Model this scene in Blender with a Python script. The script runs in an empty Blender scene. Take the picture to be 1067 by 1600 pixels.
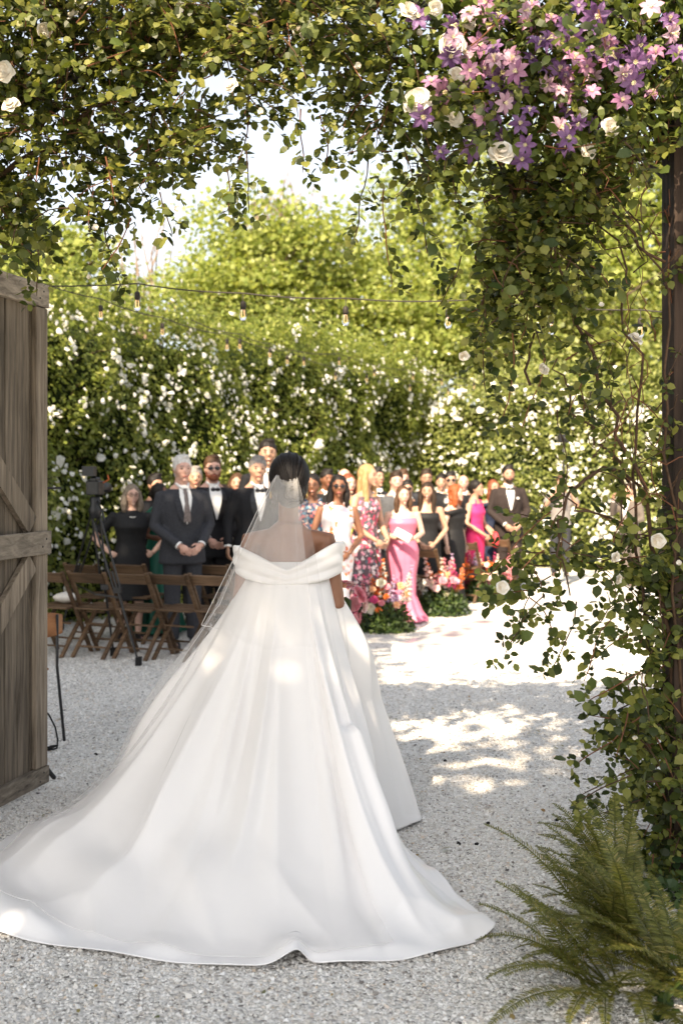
import bpy, math, random
import numpy as np
from mathutils import Vector, Matrix, noise

# ------------------------------------------------------------------ camera, world, sun
rng = np.random.default_rng(7)
random.seed(7)
scene = bpy.context.scene
COL = scene.collection
F, CX, HZ, CH = 1800.0, 533.5, 737.0, 1.72      # focal (px of the 1600-high photo), centre column, horizon row, eye height

cam_d = bpy.data.cameras.new('camera')
cam = bpy.data.objects.new('camera', cam_d); COL.objects.link(cam)
cam.location = (0, 0, CH); cam.rotation_euler = (math.radians(90), 0, 0)
cam_d.sensor_fit = 'VERTICAL'; cam_d.sensor_height = 36; cam_d.lens = 36 * F / 1600
cam_d.shift_y = -(800 - HZ) / 1600
cam_d.clip_start = 0.05; cam_d.clip_end = 600
cam_d.dof.use_dof = True; cam_d.dof.focus_distance = 5.15; cam_d.dof.aperture_fstop = 2.7
scene.camera = cam

SUN_EL, SUN_AZ = math.radians(41), math.radians(22)   # light travels towards +Y and a little to +X
world = bpy.data.worlds.new('World'); scene.world = world; world.use_nodes = True
wn = world.node_tree.nodes; wl = world.node_tree.links
sky = wn.new('ShaderNodeTexSky'); sky.sky_type = 'NISHITA'; sky.sun_disc = False
sky.sun_elevation = SUN_EL; sky.sun_rotation = math.pi + SUN_AZ
sky.air_density = 1.0; sky.dust_density = 2.5; sky.ozone_density = 1.0
hsw = wn.new('ShaderNodeHueSaturation'); hsw.inputs['Saturation'].default_value = .36      # thin bright haze
wl.new(sky.outputs[0], hsw.inputs['Color']); wl.new(hsw.outputs[0], wn['Background'].inputs[0]); wn['Background'].inputs[1].default_value = 0.105

sun_d = bpy.data.lights.new('sun', 'SUN'); sun_d.energy = 5.0; sun_d.angle = math.radians(0.53)
sun_d.color = (1.0, 0.82, 0.60)
sun = bpy.data.objects.new('sun', sun_d); COL.objects.link(sun)
sdir = Vector((math.sin(SUN_AZ) * math.cos(SUN_EL), math.cos(SUN_AZ) * math.cos(SUN_EL), -math.sin(SUN_EL)))
sun.rotation_euler = sdir.to_track_quat('-Z', 'Y').to_euler(); sun.location = (-6, -12, 14)

scene.view_settings.view_transform = 'Standard'; scene.view_settings.look = 'None'
scene.view_settings.exposure = 1.5; scene.view_settings.gamma = 1.0
scene.render.engine = 'CYCLES'
cy = scene.cycles
cy.use_denoising = True
try: cy.denoiser = 'OPENIMAGEDENOISE'
except Exception: pass
cy.max_bounces = 7; cy.diffuse_bounces = 4; cy.glossy_bounces = 3; cy.transmission_bounces = 6; cy.transparent_max_bounces = 24
cy.caustics_reflective = False; cy.caustics_refractive = False
cy.sample_clamp_indirect = 6.0

def W(px, py, Y):
    return Vector(((px - CX) * Y / F, Y, CH - (py - HZ) * Y / F))
def G(px, py):
    Y = F * CH / (py - HZ)
    return Vector(((px - CX) * Y / F, Y, 0))

# ------------------------------------------------------------------ object helpers
def tag(o, label=None, cat=None, group=None, kind=None):
    if label: o['label'] = label
    if cat: o['category'] = cat
    if group: o['group'] = group
    if kind: o['kind'] = kind
    return o

def link(name, data, parent=None, loc=None):
    o = bpy.data.objects.new(name, data); COL.objects.link(o)
    if parent is not None: o.parent = parent
    if loc is not None: o.location = loc
    return o

def empty(name, loc=(0, 0, 0), rz=0):
    o = bpy.data.objects.new(name, None); COL.objects.link(o)
    o.location = loc; o.rotation_euler = (0, 0, rz); o.empty_display_size = .1
    return o

def np_mesh(name, V, polys, smooth=False, mats=()):
    """V (n,3); polys: list of int arrays (m,k)."""
    me = bpy.data.meshes.new(name)
    V = np.asarray(V, dtype=np.float32)
    me.vertices.add(len(V)); me.vertices.foreach_set('co', V.ravel())
    loops = np.concatenate([p.ravel() for p in polys]).astype(np.int32)
    sizes = np.concatenate([np.full(len(p), p.shape[1]) for p in polys]).astype(np.int32)
    starts = np.concatenate([[0], np.cumsum(sizes)[:-1]]).astype(np.int32)
    me.loops.add(len(loops)); me.loops.foreach_set('vertex_index', loops)
    me.polygons.add(len(sizes)); me.polygons.foreach_set('loop_start', starts)
    me.polygons.foreach_set('use_smooth', np.full(len(sizes), smooth))
    for m in mats: me.materials.append(m)
    me.update(calc_edges=True)
    return me

class MB:
    """collects shapes, builds one mesh object"""
    def __init__(s): s.v = []; s.f = []
    def add(s, V, Fs):
        b = len(s.v); s.v += [tuple(p) for p in V]; s.f += [tuple(i + b for i in f) for f in Fs]; return s
    def box(s, c, size, rot=None):
        hx, hy, hz = size[0] / 2, size[1] / 2, size[2] / 2
        V = [Vector((x * hx, y * hy, z * hz)) for z in (-1, 1) for y in (-1, 1) for x in (-1, 1)]
        if rot is not None: V = [rot @ p for p in V]
        c = Vector(c); V = [p + c for p in V]
        return s.add(V, [(0, 2, 3, 1), (4, 5, 7, 6), (0, 1, 5, 4), (2, 6, 7, 3), (0, 4, 6, 2), (1, 3, 7, 5)])
    def bar(s, a, b, w, d, up=(0, 0, 1)):
        a, b = Vector(a), Vector(b); z = (b - a); L = z.length; z.normalize()
        u = Vector(up)
        if abs(z.dot(u)) > .98: u = Vector((0, 1, 0))
        x = u.cross(z).normalized(); y = z.cross(x)
        R = Matrix((x, y, z)).transposed()
        return s.box((a + b) / 2, (w, d, L), R)
    def tube(s, pts, rad, n=8, squash=None, cap=True):
        pts = [Vector(p) for p in pts]; m = len(pts)
        if not hasattr(rad, '__len__'): rad = [rad] * m
        rings = []; ref = None
        for i in range(m):
            t = (pts[min(i + 1, m - 1)] - pts[max(i - 1, 0)]).normalized()
            if ref is None:
                ref = Vector((0, 0, 1)) if abs(t.z) < .9 else Vector((1, 0, 0))
            x = (ref - t * ref.dot(t)).normalized(); ref = x; y = t.cross(x)
            rings.append([pts[i] + (x * math.cos(2 * math.pi * k / n) + y * math.sin(2 * math.pi * k / n)) * rad[i] for k in range(n)])
        V = [p for r in rings for p in r]; Fs = []
        for i in range(m - 1):
            for k in range(n):
                a = i * n + k; b = i * n + (k + 1) % n
                Fs.append((a, b, b + n, a + n))
        if cap:
            t0 = (pts[0] - pts[1]).normalized(); t1 = (pts[-1] - pts[-2]).normalized()
            V.append(pts[0] + t0 * rad[0] * .7); V.append(pts[-1] + t1 * rad[-1] * .7)
            for k in range(n):
                Fs.append(((k + 1) % n, k, m * n)); a = (m - 1) * n
                Fs.append((a + k, a + (k + 1) % n, m * n + 1))
        return s.add(V, Fs)
    def loft(s, rings, n=18):
        """rings: (cx,cy,z,rx,ry)"""
        V = []; Fs = []; m = len(rings)
        for (cx, cy_, z, rx, ry) in rings:
            for k in range(n):
                a = 2 * math.pi * k / n
                V.append((cx + rx * math.cos(a), cy_ + ry * math.sin(a), z))
        for i in range(m - 1):
            for k in range(n):
                a = i * n + k; b = i * n + (k + 1) % n
                Fs.append((a, b, b + n, a + n))
        V.append((rings[0][0], rings[0][1], rings[0][2])); V.append((rings[-1][0], rings[-1][1], rings[-1][2]))
        for k in range(n):
            Fs.append(((k + 1) % n, k, m * n)); a = (m - 1) * n
            Fs.append((a + k, a + (k + 1) % n, m * n + 1))
        return s.add(V, Fs)
    def ell(s, c, r, nu=14, nv=10, fn=None):
        V = []; Fs = []
        V.append((0, 0, -1))
        for j in range(1, nv):
            t = math.pi * j / nv
            for k in range(nu):
                a = 2 * math.pi * k / nu
                V.append((math.sin(t) * math.cos(a), math.sin(t) * math.sin(a), -math.cos(t)))
        V.append((0, 0, 1)); top = len(V) - 1
        for k in range(nu):
            Fs.append((0, 1 + (k + 1) % nu, 1 + k))
            a = 1 + (nv - 2) * nu
            Fs.append((a + k, a + (k + 1) % nu, top))
        for j in range(nv - 2):
            for k in range(nu):
                a = 1 + j * nu + k; b = 1 + j * nu + (k + 1) % nu
                Fs.append((a, b, b + nu, a + nu))
        out = []
        for p in V:
            p = Vector((p[0] * r[0], p[1] * r[1], p[2] * r[2]))
            if fn: p = fn(p)
            out.append(p + Vector(c))
        return s.add(out, Fs)
    def xform(s, M, start=0):
        s.v[start:] = [tuple(M @ Vector(p)) for p in s.v[start:]]; return s
    def mesh(s, name, mat=None, smooth=False):
        me = bpy.data.meshes.new(name); me.from_pydata(s.v, [], s.f)
        if mat: me.materials.append(mat)
        if smooth: me.polygons.foreach_set('use_smooth', [True] * len(me.polygons))
        me.update(); return me
    def build(s, name, mat=None, parent=None, smooth=False, loc=None):
        return link(name, s.mesh(name, mat, smooth), parent, loc)

def remesh(mb, voxel, it=3, fac=.5, extra=None, mat=None, name='body'):
    """union of closed shapes -> one continuous smooth skin; extra: shapes joined afterwards"""
    me = mb.mesh('tmp'); o = bpy.data.objects.new('tmp', me); scr = bpy.data.scenes.new('scratch'); scr.collection.objects.link(o)
    m = o.modifiers.new('r', 'REMESH'); m.mode = 'VOXEL'; m.voxel_size = voxel; m.use_smooth_shade = True
    sm = o.modifiers.new('s', 'SMOOTH'); sm.factor = fac; sm.iterations = it
    with bpy.context.temp_override(scene=scr, view_layer=scr.view_layers[0]): dg = bpy.context.evaluated_depsgraph_get()
    ev = o.evaluated_get(dg); out = bpy.data.meshes.new_from_object(ev)
    n = len(out.vertices); V = np.empty(n * 3, np.float32); out.vertices.foreach_get('co', V); V = V.reshape(-1, 3)
    q = np.empty(len(out.loops), np.int32); out.loops.foreach_get('vertex_index', q)
    polys = [q.reshape(-1, 4)] if len(q) == 4 * len(out.polygons) else None
    if polys is None:
        d = {}
        for p in out.polygons: d.setdefault(len(p.vertices), []).append(list(p.vertices))
        polys = [np.array(x) for x in d.values()]
    bpy.data.objects.remove(o); bpy.data.meshes.remove(me); bpy.data.meshes.remove(out); bpy.data.scenes.remove(scr)
    if extra is not None and extra.v:
        EV = np.array(extra.v, np.float32); d = {}
        for f in extra.f: d.setdefault(len(f), []).append(f)
        V = np.vstack([V, EV]); polys = polys + [np.array(x) + n for x in d.values()]
    return np_mesh(name, V, polys, True, [mat] if mat else [])

# ------------------------------------------------------------------ materials
def mat(name):
    m = bpy.data.materials.new(name); m.use_nodes = True
    nt = m.node_tree; return m, nt.nodes, nt.links, nt.nodes['Principled BSDF']

def plain(name, col, rough=.6, spec=.3, noise_amt=0, scale=20, metal=0, bump=0, sheen=0):
    m, n, l, b = mat(name)
    b.inputs['Base Color'].default_value = (*col, 1); b.inputs['Roughness'].default_value = rough
    b.inputs['Specular IOR Level'].default_value = spec; b.inputs['Metallic'].default_value = metal
    if sheen: b.inputs['Sheen Weight'].default_value = sheen
    if noise_amt or bump:
        tc = n.new('ShaderNodeTexCoord'); t = n.new('ShaderNodeTexNoise'); t.inputs['Scale'].default_value = scale; t.inputs['Detail'].default_value = 5
        l.new(tc.outputs['Object'], t.inputs['Vector'])
        if noise_amt:
            r = n.new('ShaderNodeValToRGB'); r.color_ramp.elements[0].position = .3; r.color_ramp.elements[1].position = .7
            r.color_ramp.elements[0].color = (*[c * (1 - noise_amt) for c in col], 1); r.color_ramp.elements[1].color = (*[min(1, c * (1 + noise_amt)) for c in col], 1)
            l.new(t.outputs['Fac'], r.inputs[0]); l.new(r.outputs[0], b.inputs['Base Color'])
        if bump:
            bp = n.new('ShaderNodeBump'); bp.inputs['Strength'].default_value = bump; bp.inputs['Distance'].default_value = .01
            l.new(t.outputs['Fac'], bp.inputs['Height']); l.new(bp.outputs[0], b.inputs['Normal'])
    return m

def leafmat(name, cols, trans=.35, rough=.45):
    m, n, l, b = mat(name)
    g = n.new('ShaderNodeNewGeometry'); r = n.new('ShaderNodeValToRGB'); r.color_ramp.interpolation = 'LINEAR'
    e = r.color_ramp.elements
    for i, c in enumerate(cols):
        if i < 2: el = e[i]; el.position = i / (len(cols) - 1)
        else: el = e.new(i / (len(cols) - 1))
    for i, c in enumerate(cols):
        e[i].position = i / (len(cols) - 1)
    for i, c in enumerate(cols): e[i].color = (*c, 1)
    l.new(g.outputs['Random Per Island'], r.inputs[0]); l.new(r.outputs[0], b.inputs['Base Color'])
    b.inputs['Roughness'].default_value = rough; b.inputs['Specular IOR Level'].default_value = .35
    tr = n.new('ShaderNodeBsdfTranslucent'); hs = n.new('ShaderNodeHueSaturation'); hs.inputs['Hue'].default_value = .485; hs.inputs['Saturation'].default_value = 1.1; hs.inputs['Value'].default_value = 1.7
    l.new(r.outputs[0], hs.inputs['Color']); l.new(hs.outputs[0], tr.inputs['Color'])
    mx = n.new('ShaderNodeMixShader'); mx.inputs[0].default_value = trans
    l.new(b.outputs[0], mx.inputs[1]); l.new(tr.outputs[0], mx.inputs[2]); l.new(mx.outputs[0], n['Material Output'].inputs[0])
    return m

def petalmat(name, cols, trans=.3, rough=.5):
    return leafmat_plain(name, cols, trans, rough)

def leafmat_plain(name, cols, trans, rough):
    m = leafmat(name, cols, trans, rough)
    for nd in m.node_tree.nodes:
        if nd.type == 'HUE_SAT': nd.inputs['Hue'].default_value = .5; nd.inputs['Value'].default_value = 1.15; nd.inputs['Saturation'].default_value = 1
    return m

def woodmat(name, dark, light, axis=2, scale=6, rough=.8, bump=.4):
    m, n, l, b = mat(name)
    tc = n.new('ShaderNodeTexCoord'); mp = n.new('ShaderNodeMapping'); sc = [scale * 6] * 3; sc[axis] = scale * .35
    mp.inputs['Scale'].default_value = sc
    oi = n.new('ShaderNodeObjectInfo'); vm = n.new('ShaderNodeVectorMath'); vm.operation = 'MULTIPLY_ADD'
    vm.inputs[1].default_value = (1, 1, 1)
    cmb = n.new('ShaderNodeCombineXYZ'); mu = n.new('ShaderNodeMath'); mu.operation = 'MULTIPLY'; mu.inputs[1].default_value = 37
    l.new(oi.outputs['Random'], mu.inputs[0])
    for k in range(3): l.new(mu.outputs[0], cmb.inputs[k])
    l.new(tc.outputs['Object'], vm.inputs[0]); l.new(cmb.outputs[0], vm.inputs[2]); l.new(vm.outputs[0], mp.inputs['Vector'])
    t = n.new('ShaderNodeTexNoise'); t.inputs['Scale'].default_value = 1; t.inputs['Detail'].default_value = 8; t.inputs['Roughness'].default_value = .65; t.inputs['Distortion'].default_value = .6
    l.new(mp.outputs[0], t.inputs['Vector'])
    t2 = n.new('ShaderNodeTexNoise'); t2.inputs['Scale'].default_value = 2.2; l.new(vm.outputs[0], t2.inputs['Vector'])
    ad = n.new('ShaderNodeMath'); ad.operation = 'MULTIPLY_ADD'; ad.inputs[1].default_value = .45; l.new(t2.outputs['Fac'], ad.inputs[0]); l.new(t.outputs['Fac'], ad.inputs[2])
    r = n.new('ShaderNodeValToRGB'); e = r.color_ramp.elements
    e[0].position = .48; e[0].color = (*dark, 1); e[1].position = .92; e[1].color = (*light, 1)
    l.new(ad.outputs[0], r.inputs[0])
    hv = n.new('ShaderNodeHueSaturation'); mr = n.new('ShaderNodeMapRange'); mr.inputs[3].default_value = .7; mr.inputs[4].default_value = 1.25
    l.new(oi.outputs['Random'], mr.inputs[0]); l.new(mr.outputs[0], hv.inputs['Value']); l.new(r.outputs[0], hv.inputs['Color']); l.new(hv.outputs[0], b.inputs['Base Color'])
    b.inputs['Roughness'].default_value = rough; b.inputs['Specular IOR Level'].default_value = .25
    bp = n.new('ShaderNodeBump'); bp.inputs['Strength'].default_value = bump; bp.inputs['Distance'].default_value = .006
    l.new(t.outputs['Fac'], bp.inputs['Height']); l.new(bp.outputs[0], b.inputs['Normal'])
    return m

def hairmat(name, col, rough=.35):
    m, n, l, b = mat(name)
    tc = n.new('ShaderNodeTexCoord'); mp = n.new('ShaderNodeMapping'); mp.inputs['Scale'].default_value = (150, 150, 14)
    t = n.new('ShaderNodeTexNoise'); t.inputs['Scale'].default_value = 1; t.inputs['Detail'].default_value = 3
    l.new(tc.outputs['Object'], mp.inputs[0]); l.new(mp.outputs[0], t.inputs['Vector'])
    r = n.new('ShaderNodeValToRGB'); r.color_ramp.elements[0].position = .35; r.color_ramp.elements[1].position = .7
    r.color_ramp.elements[0].color = (*[c * .68 for c in col], 1); r.color_ramp.elements[1].color = (*[min(1, c * 1.25) for c in col], 1)
    l.new(t.outputs['Fac'], r.inputs[0]); l.new(r.outputs[0], b.inputs['Base Color'])
    b.inputs['Roughness'].default_value = .5; b.inputs['Specular IOR Level'].default_value = .22
    bp = n.new('ShaderNodeBump'); bp.inputs['Strength'].default_value = .8; bp.inputs['Distance'].default_value = .004
    l.new(t.outputs['Fac'], bp.inputs['Height']); l.new(bp.outputs[0], b.inputs['Normal'])
    return m

def skinmat(name, col):
    m, n, l, b = mat(name)
    tc = n.new('ShaderNodeTexCoord'); t = n.new('ShaderNodeTexNoise'); t.inputs['Scale'].default_value = 14; t.inputs['Detail'].default_value = 4
    l.new(tc.outputs['Object'], t.inputs['Vector'])
    r = n.new('ShaderNodeValToRGB'); r.color_ramp.elements[0].position = .3; r.color_ramp.elements[1].position = .75
    r.color_ramp.elements[0].color = (col[0] * .9, col[1] * .82, col[2] * .8, 1); r.color_ramp.elements[1].color = (*[min(1, c * 1.08) for c in col], 1)
    l.new(t.outputs['Fac'], r.inputs[0]); l.new(r.outputs[0], b.inputs['Base Color'])
    b.inputs['Roughness'].default_value = .48; b.inputs['Specular IOR Level'].default_value = .35
    b.inputs['Subsurface Weight'].default_value = .08; b.inputs['Subsurface Radius'].default_value = (.02, .008, .004); b.inputs['Subsurface Scale'].default_value = .3
    return m

def floralmat(name, base, cols, scale=18, amount=.62):
    m, n, l, b = mat(name)
    tc = n.new('ShaderNodeTexCoord'); v = n.new('ShaderNodeTexVoronoi'); v.inputs['Scale'].default_value = scale
    nz = n.new('ShaderNodeTexNoise'); nz.inputs['Scale'].default_value = scale * 1.6
    mxv = n.new('ShaderNodeVectorMath'); mxv.operation = 'MULTIPLY_ADD'; mxv.inputs[1].default_value = (.06,) * 3
    l.new(tc.outputs['Object'], nz.inputs['Vector']); l.new(nz.outputs['Color'], mxv.inputs[0]); l.new(tc.outputs['Object'], mxv.inputs[2])
    l.new(mxv.outputs[0], v.inputs['Vector'])
    sp = n.new('ShaderNodeSeparateColor'); l.new(v.outputs['Color'], sp.inputs[0])
    r = n.new('ShaderNodeValToRGB'); r.color_ramp.interpolation = 'CONSTANT'; e = r.color_ramp.elements
    while len(e) < len(cols): e.new(.5)
    for i, c in enumerate(cols): e[i].position = i / len(cols)
    for i, c in enumerate(cols): e[i].color = (*c, 1)
    l.new(sp.outputs[0], r.inputs[0])
    th = n.new('ShaderNodeMath'); th.operation = 'LESS_THAN'; th.inputs[1].default_value = amount
    l.new(v.outputs['Distance'], th.inputs[0])
    mx = n.new('ShaderNodeMix'); mx.data_type = 'RGBA'; mx.inputs[6].default_value = (*base, 1)
    l.new(th.outputs[0], mx.inputs[0]); l.new(r.outputs[0], mx.inputs[7]); l.new(mx.outputs[2], b.inputs['Base Color'])
    b.inputs['Roughness'].default_value = .65
    return m

M = {}
M['leaf_rose'] = leafmat('leaf_rose', [(.018, .027, .005), (.046, .062, .011), (.115, .135, .025), (.24, .24, .058)], .38)
M['leaf_hedge'] = leafmat('leaf_hedge', [(.085, .115, .02), (.155, .195, .036), (.23, .27, .055), (.32, .335, .09)], .42)
M['leaf_back'] = leafmat('leaf_back', [(.09, .115, .025), (.15, .18, .04), (.22, .245, .06), (.30, .31, .10)], .40)
M['leaf_tree'] = leafmat('leaf_tree', [(.13, .17, .035), (.20, .24, .05), (.28, .32, .075), (.36, .38, .12)], .42)
M['leaf_pale'] = leafmat('leaf_pale', [(.11, .12, .05), (.18, .17, .09), (.24, .22, .12), (.32, .26, .18)], .4)
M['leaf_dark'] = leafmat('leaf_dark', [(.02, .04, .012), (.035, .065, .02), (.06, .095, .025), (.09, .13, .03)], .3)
M['leaf_fern'] = leafmat('leaf_fern', [(.065, .072, .014), (.115, .125, .024), (.175, .175, .038), (.26, .22, .07)], .34)
M['leaf_clem'] = leafmat('leaf_clem', [(.05, .07, .013), (.085, .115, .02), (.14, .17, .034)], .35)
M['twig'] = plain('twig', (.07, .042, .025), .8, .2, .35, 40)
M['twig_red'] = plain('twig_red', (.15, .065, .035), .7, .2, .3, 40)
M['twig_pale'] = plain('twig_pale', (.28, .2, .14), .8, .2, .3, 20)
M['bark'] = plain('bark', (.09, .066, .046), .9, .1, .4, 9, bump=.6)
M['hedge_core'] = plain('hedge_core', (.018, .026, .009), .95, .05, .5, 7, bump=.8)  # far darker than the leaves, for the hedge's shaded depth
M['rose_white'] = petalmat('rose_white', [(.62, .54, .40), (.76, .71, .62), (.82, .80, .75)], .25)
M['blossom'] = petalmat('blossom', [(.66, .64, .52), (.80, .79, .74), (.84, .83, .80)], .3)
M['clem1'] = petalmat('clem1', [(.22, .08, .18), (.32, .14, .26), (.44, .24, .34)], .3)
M['clem2'] = petalmat('clem2', [(.09, .035, .12), (.155, .07, .19), (.23, .13, .28)], .3)
M['clem3'] = petalmat('clem3', [(.36, .20, .30), (.46, .29, .38), (.54, .38, .46)], .3)
M['stamen'] = plain('stamen', (.75, .68, .42), .6)
M['gate_wood'] = woodmat('gate_wood', (.045, .034, .024), (.29, .235, .175), 2, 6, .85, .7)
M['gate_rail'] = woodmat('gate_rail', (.075, .060, .045), (.35, .295, .23), 1, 6, .85, .7)
M['post_wood'] = woodmat('post_wood', (.012, .008, .006), (.05, .032, .022), 2, 5)
M['chair_wood'] = woodmat('chair_wood', (.045, .026, .014), (.17, .105, .06), 0, 8, .55, .2)
M['iron'] = plain('iron', (.025, .022, .02), .5, .4, .2, 30)
M['black'] = plain('black', (.012, .012, .013), .4, .4)
M['black_rubber'] = plain('black_rubber', (.015, .015, .015), .8, .2)
M['dark_glass'] = plain('dark_glass', (.01, .01, .012), .08, .6)
M['steel'] = plain('steel', (.4, .4, .42), .3, .5, metal=1)
M['gold'] = plain('gold', (.7, .48, .2), .25, .5, metal=1)
M['pearl'] = plain('pearl', (.8, .76, .7), .2, .6)
M['plywood'] = woodmat('plywood', (.22, .09, .035), (.38, .17, .07), 0, 5, .35, .05)
M['white_bag'] = plain('white_bag', (.7, .66, .6), .7, .2, .08, 15, bump=.3)
M['white_gloss'] = plain('white_gloss', (.60, .585, .57), .25, .5, .03, 3)
M['cord_mat'] = plain('cord_mat', (.05, .042, .037), .7)
M['socket_mat'] = plain('socket_mat', (.028, .022, .018), .6)

m, n, l, b = mat('bulb_glass'); b.inputs['Transmission Weight'].default_value = 1; b.inputs['Roughness'].default_value = .02; b.inputs['IOR'].default_value = 1.25; b.inputs['Base Color'].default_value = (.98, .95, .9, 1); M['bulb_glass'] = m
m, n, l, b = mat('filament_glow'); b.inputs['Emission Color'].default_value = (1, .55, .2, 1); b.inputs['Emission Strength'].default_value = 1.2; M['filament_glow'] = m

# gravel sheet and stones
m, n, l, b = mat('gravel_sheet')
tc = n.new('ShaderNodeTexCoord'); v = n.new('ShaderNodeTexVoronoi'); v.inputs['Scale'].default_value = 62
l.new(tc.outputs['Object'], v.inputs['Vector'])
sp = n.new('ShaderNodeSeparateColor'); l.new(v.outputs['Color'], sp.inputs[0])
r = n.new('ShaderNodeValToRGB'); e = r.color_ramp.elements; e[0].position = 0; e[0].color = (.20, .185, .165, 1); e[1].position = .2; e[1].color = (.58, .555, .515, 1)
e2 = e.new(1); e2.color = (.74, .72, .69, 1); l.new(sp.outputs[0], r.inputs[0])
nz = n.new('ShaderNodeTexNoise'); nz.inputs['Scale'].default_value = .9; nz.inputs['Detail'].default_value = 4; l.new(tc.outputs['Object'], nz.inputs['Vector'])
mr = n.new('ShaderNodeMapRange'); mr.inputs[1].default_value = .3; mr.inputs[2].default_value = .7; mr.inputs[3].default_value = .86; mr.inputs[4].default_value = 1.08; l.new(nz.outputs['Fac'], mr.inputs[0])
hv = n.new('ShaderNodeHueSaturation'); l.new(r.outputs[0], hv.inputs['Color']); l.new(mr.outputs[0], hv.inputs['Value']); l.new(hv.outputs[0], b.inputs['Base Color'])
bp = n.new('ShaderNodeBump'); bp.inputs['Strength'].default_value = .9; bp.inputs['Distance'].default_value = .012; bp.invert = True
l.new(v.outputs['Distance'], bp.inputs['Height']); l.new(bp.outputs[0], b.inputs['Normal']); b.inputs['Roughness'].default_value = .9
M['gravel'] = m
m, n, l, b = mat('stones')
g = n.new('ShaderNodeNewGeometry'); r = n.new('ShaderNodeValToRGB'); e = r.color_ramp.elements
e[0].position = 0; e[0].color = (.10, .09, .085, 1); e[1].position = .04; e[1].color = (.46, .42, .37, 1)
for p, c in ((.2, (.60, .565, .515)), (.55, (.72, .70, .66)), (.9, (.80, .785, .76)), (1, (.58, .47, .36))):
    x = e.new(p); x.color = (*c, 1)
l.new(g.outputs['Random Per Island'], r.inputs[0]); l.new(r.outputs[0], b.inputs['Base Color']); b.inputs['Roughness'].default_value = .85
M['stones'] = m
M['grass'] = plain('grass', (.05, .09, .02), .9, .1, .4, 4)

# gown, veil
m, n, l, b = mat('satin'); b.inputs['Base Color'].default_value = (.79, .77, .755, 1); b.inputs['Roughness'].default_value = .32
b.inputs['Specular IOR Level'].default_value = .35; b.inputs['Sheen Weight'].default_value = .15
tc = n.new('ShaderNodeTexCoord'); t = n.new('ShaderNodeTexNoise'); t.inputs['Scale'].default_value = 5; t.inputs['Detail'].default_value = 4
bp = n.new('ShaderNodeBump'); bp.inputs['Strength'].default_value = .22; bp.inputs['Distance'].default_value = .02
l.new(tc.outputs['Object'], t.inputs['Vector']); l.new(t.outputs['Fac'], bp.inputs['Height']); l.new(bp.outputs[0], b.inputs['Normal'])
M['satin'] = m
def tulle(name, alpha):
    m, n, l, b = mat(name)
    tp = n.new('ShaderNodeBsdfTransparent'); df = n.new('ShaderNodeBsdfDiffuse'); df.inputs[0].default_value = (.86, .84, .82, 1)
    tl = n.new('ShaderNodeBsdfTranslucent'); tl.inputs[0].default_value = (.86, .84, .82, 1)
    a = n.new('ShaderNodeMixShader'); a.inputs[0].default_value = .4; l.new(df.outputs[0], a.inputs[1]); l.new(tl.outputs[0], a.inputs[2])
    c = n.new('ShaderNodeMixShader'); c.inputs[0].default_value = alpha; l.new(tp.outputs[0], c.inputs[1]); l.new(a.outputs[0], c.inputs[2])
    l.new(c.outputs[0], n['Material Output'].inputs[0]); return m
M['tulle'] = tulle('tulle', .27); M['tulle_edge'] = tulle('tulle_edge', .6)

# ------------------------------------------------------------------ foliage helpers (numpy)
def unit(a): return a / np.maximum(np.linalg.norm(a, axis=1, keepdims=True), 1e-9)

LEAF6 = np.array([(0, 0, 0), (-.42, .28, .05), (.42, .28, .05), (-.40, .66, .02), (.40, .66, .02), (0, 1, -.10)], float)
def leaves_arrays(P, D, N, L, Wd=None):
    D = unit(D); X = unit(np.cross(D, N)); Nn = np.cross(X, D)
    L = np.asarray(L)[:, None, None]; Wd = L * .8 if Wd is None else np.asarray(Wd)[:, None, None]
    T = LEAF6[None]
    V = P[:, None, :] + X[:, None, :] * T[:, :, 0:1] * Wd + D[:, None, :] * T[:, :, 1:2] * L + Nn[:, None, :] * T[:, :, 2:3] * L
    n = len(P); base = np.arange(n)[:, None] * 6
    tri = np.concatenate([base + np.array([[0, 2, 1]]), base + np.array([[3, 4, 5]])]); quad = base + np.array([[1, 2, 4, 3]])
    return V.reshape(-1, 3), [tri, quad]
def leaves_mesh(name, P, D, N, L, mt, Wd=None):
    V, F_ = leaves_arrays(P, D, N, L, Wd); return np_mesh(name, V, F_, False, [mt])
def leaf4_mesh(name, P, D, N, L, mt, wr=.75):
    """cheap 2-triangle leaf for far foliage"""
    D = unit(D); X = unit(np.cross(D, N)); L = np.asarray(L)[:, None]
    a = P; b_ = P + D * L * .45 + X * L * wr * .5; c = P + D * L; d = P + D * L * .45 - X * L * wr * .5
    V = np.stack([a, b_, c, d], 1).reshape(-1, 3); q = np.arange(len(P) * 4).reshape(-1, 4)
    return np_mesh(name, V, [q], False, [mt])
def randdir(n): return unit(rng.normal(size=(n, 3)))
def in_poly(pts, poly):
    poly = np.asarray(poly, float); x, y = pts[:, 0], pts[:, 1]; ins = np.zeros(len(pts), bool); j = len(poly) - 1
    for i in range(len(poly)):
        xi, yi = poly[i]; xj, yj = poly[j]
        c = ((yi > y) != (yj > y)) & (x < (xj - xi) * (y - yi) / (yj - yi + 1e-12) + xi); ins ^= c; j = i
    return ins

# ------------------------------------------------------------------ setting: ground, gravel, platform
def sheet(name, pts, z, mt, kind='structure'):
    o = MB().add([(x, y, z) for x, y in pts], [tuple(range(len(pts)))]).build(name, mt); tag(o, kind=kind); return o
sheet('ground', [(-300, -300), (300, -300), (300, 300), (-300, 300)], -.006, M['grass'])
sheet('gravel_yard', [(-14, -14), (16, -14), (16, 24), (-14, 24)], 0, M['gravel'])

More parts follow.
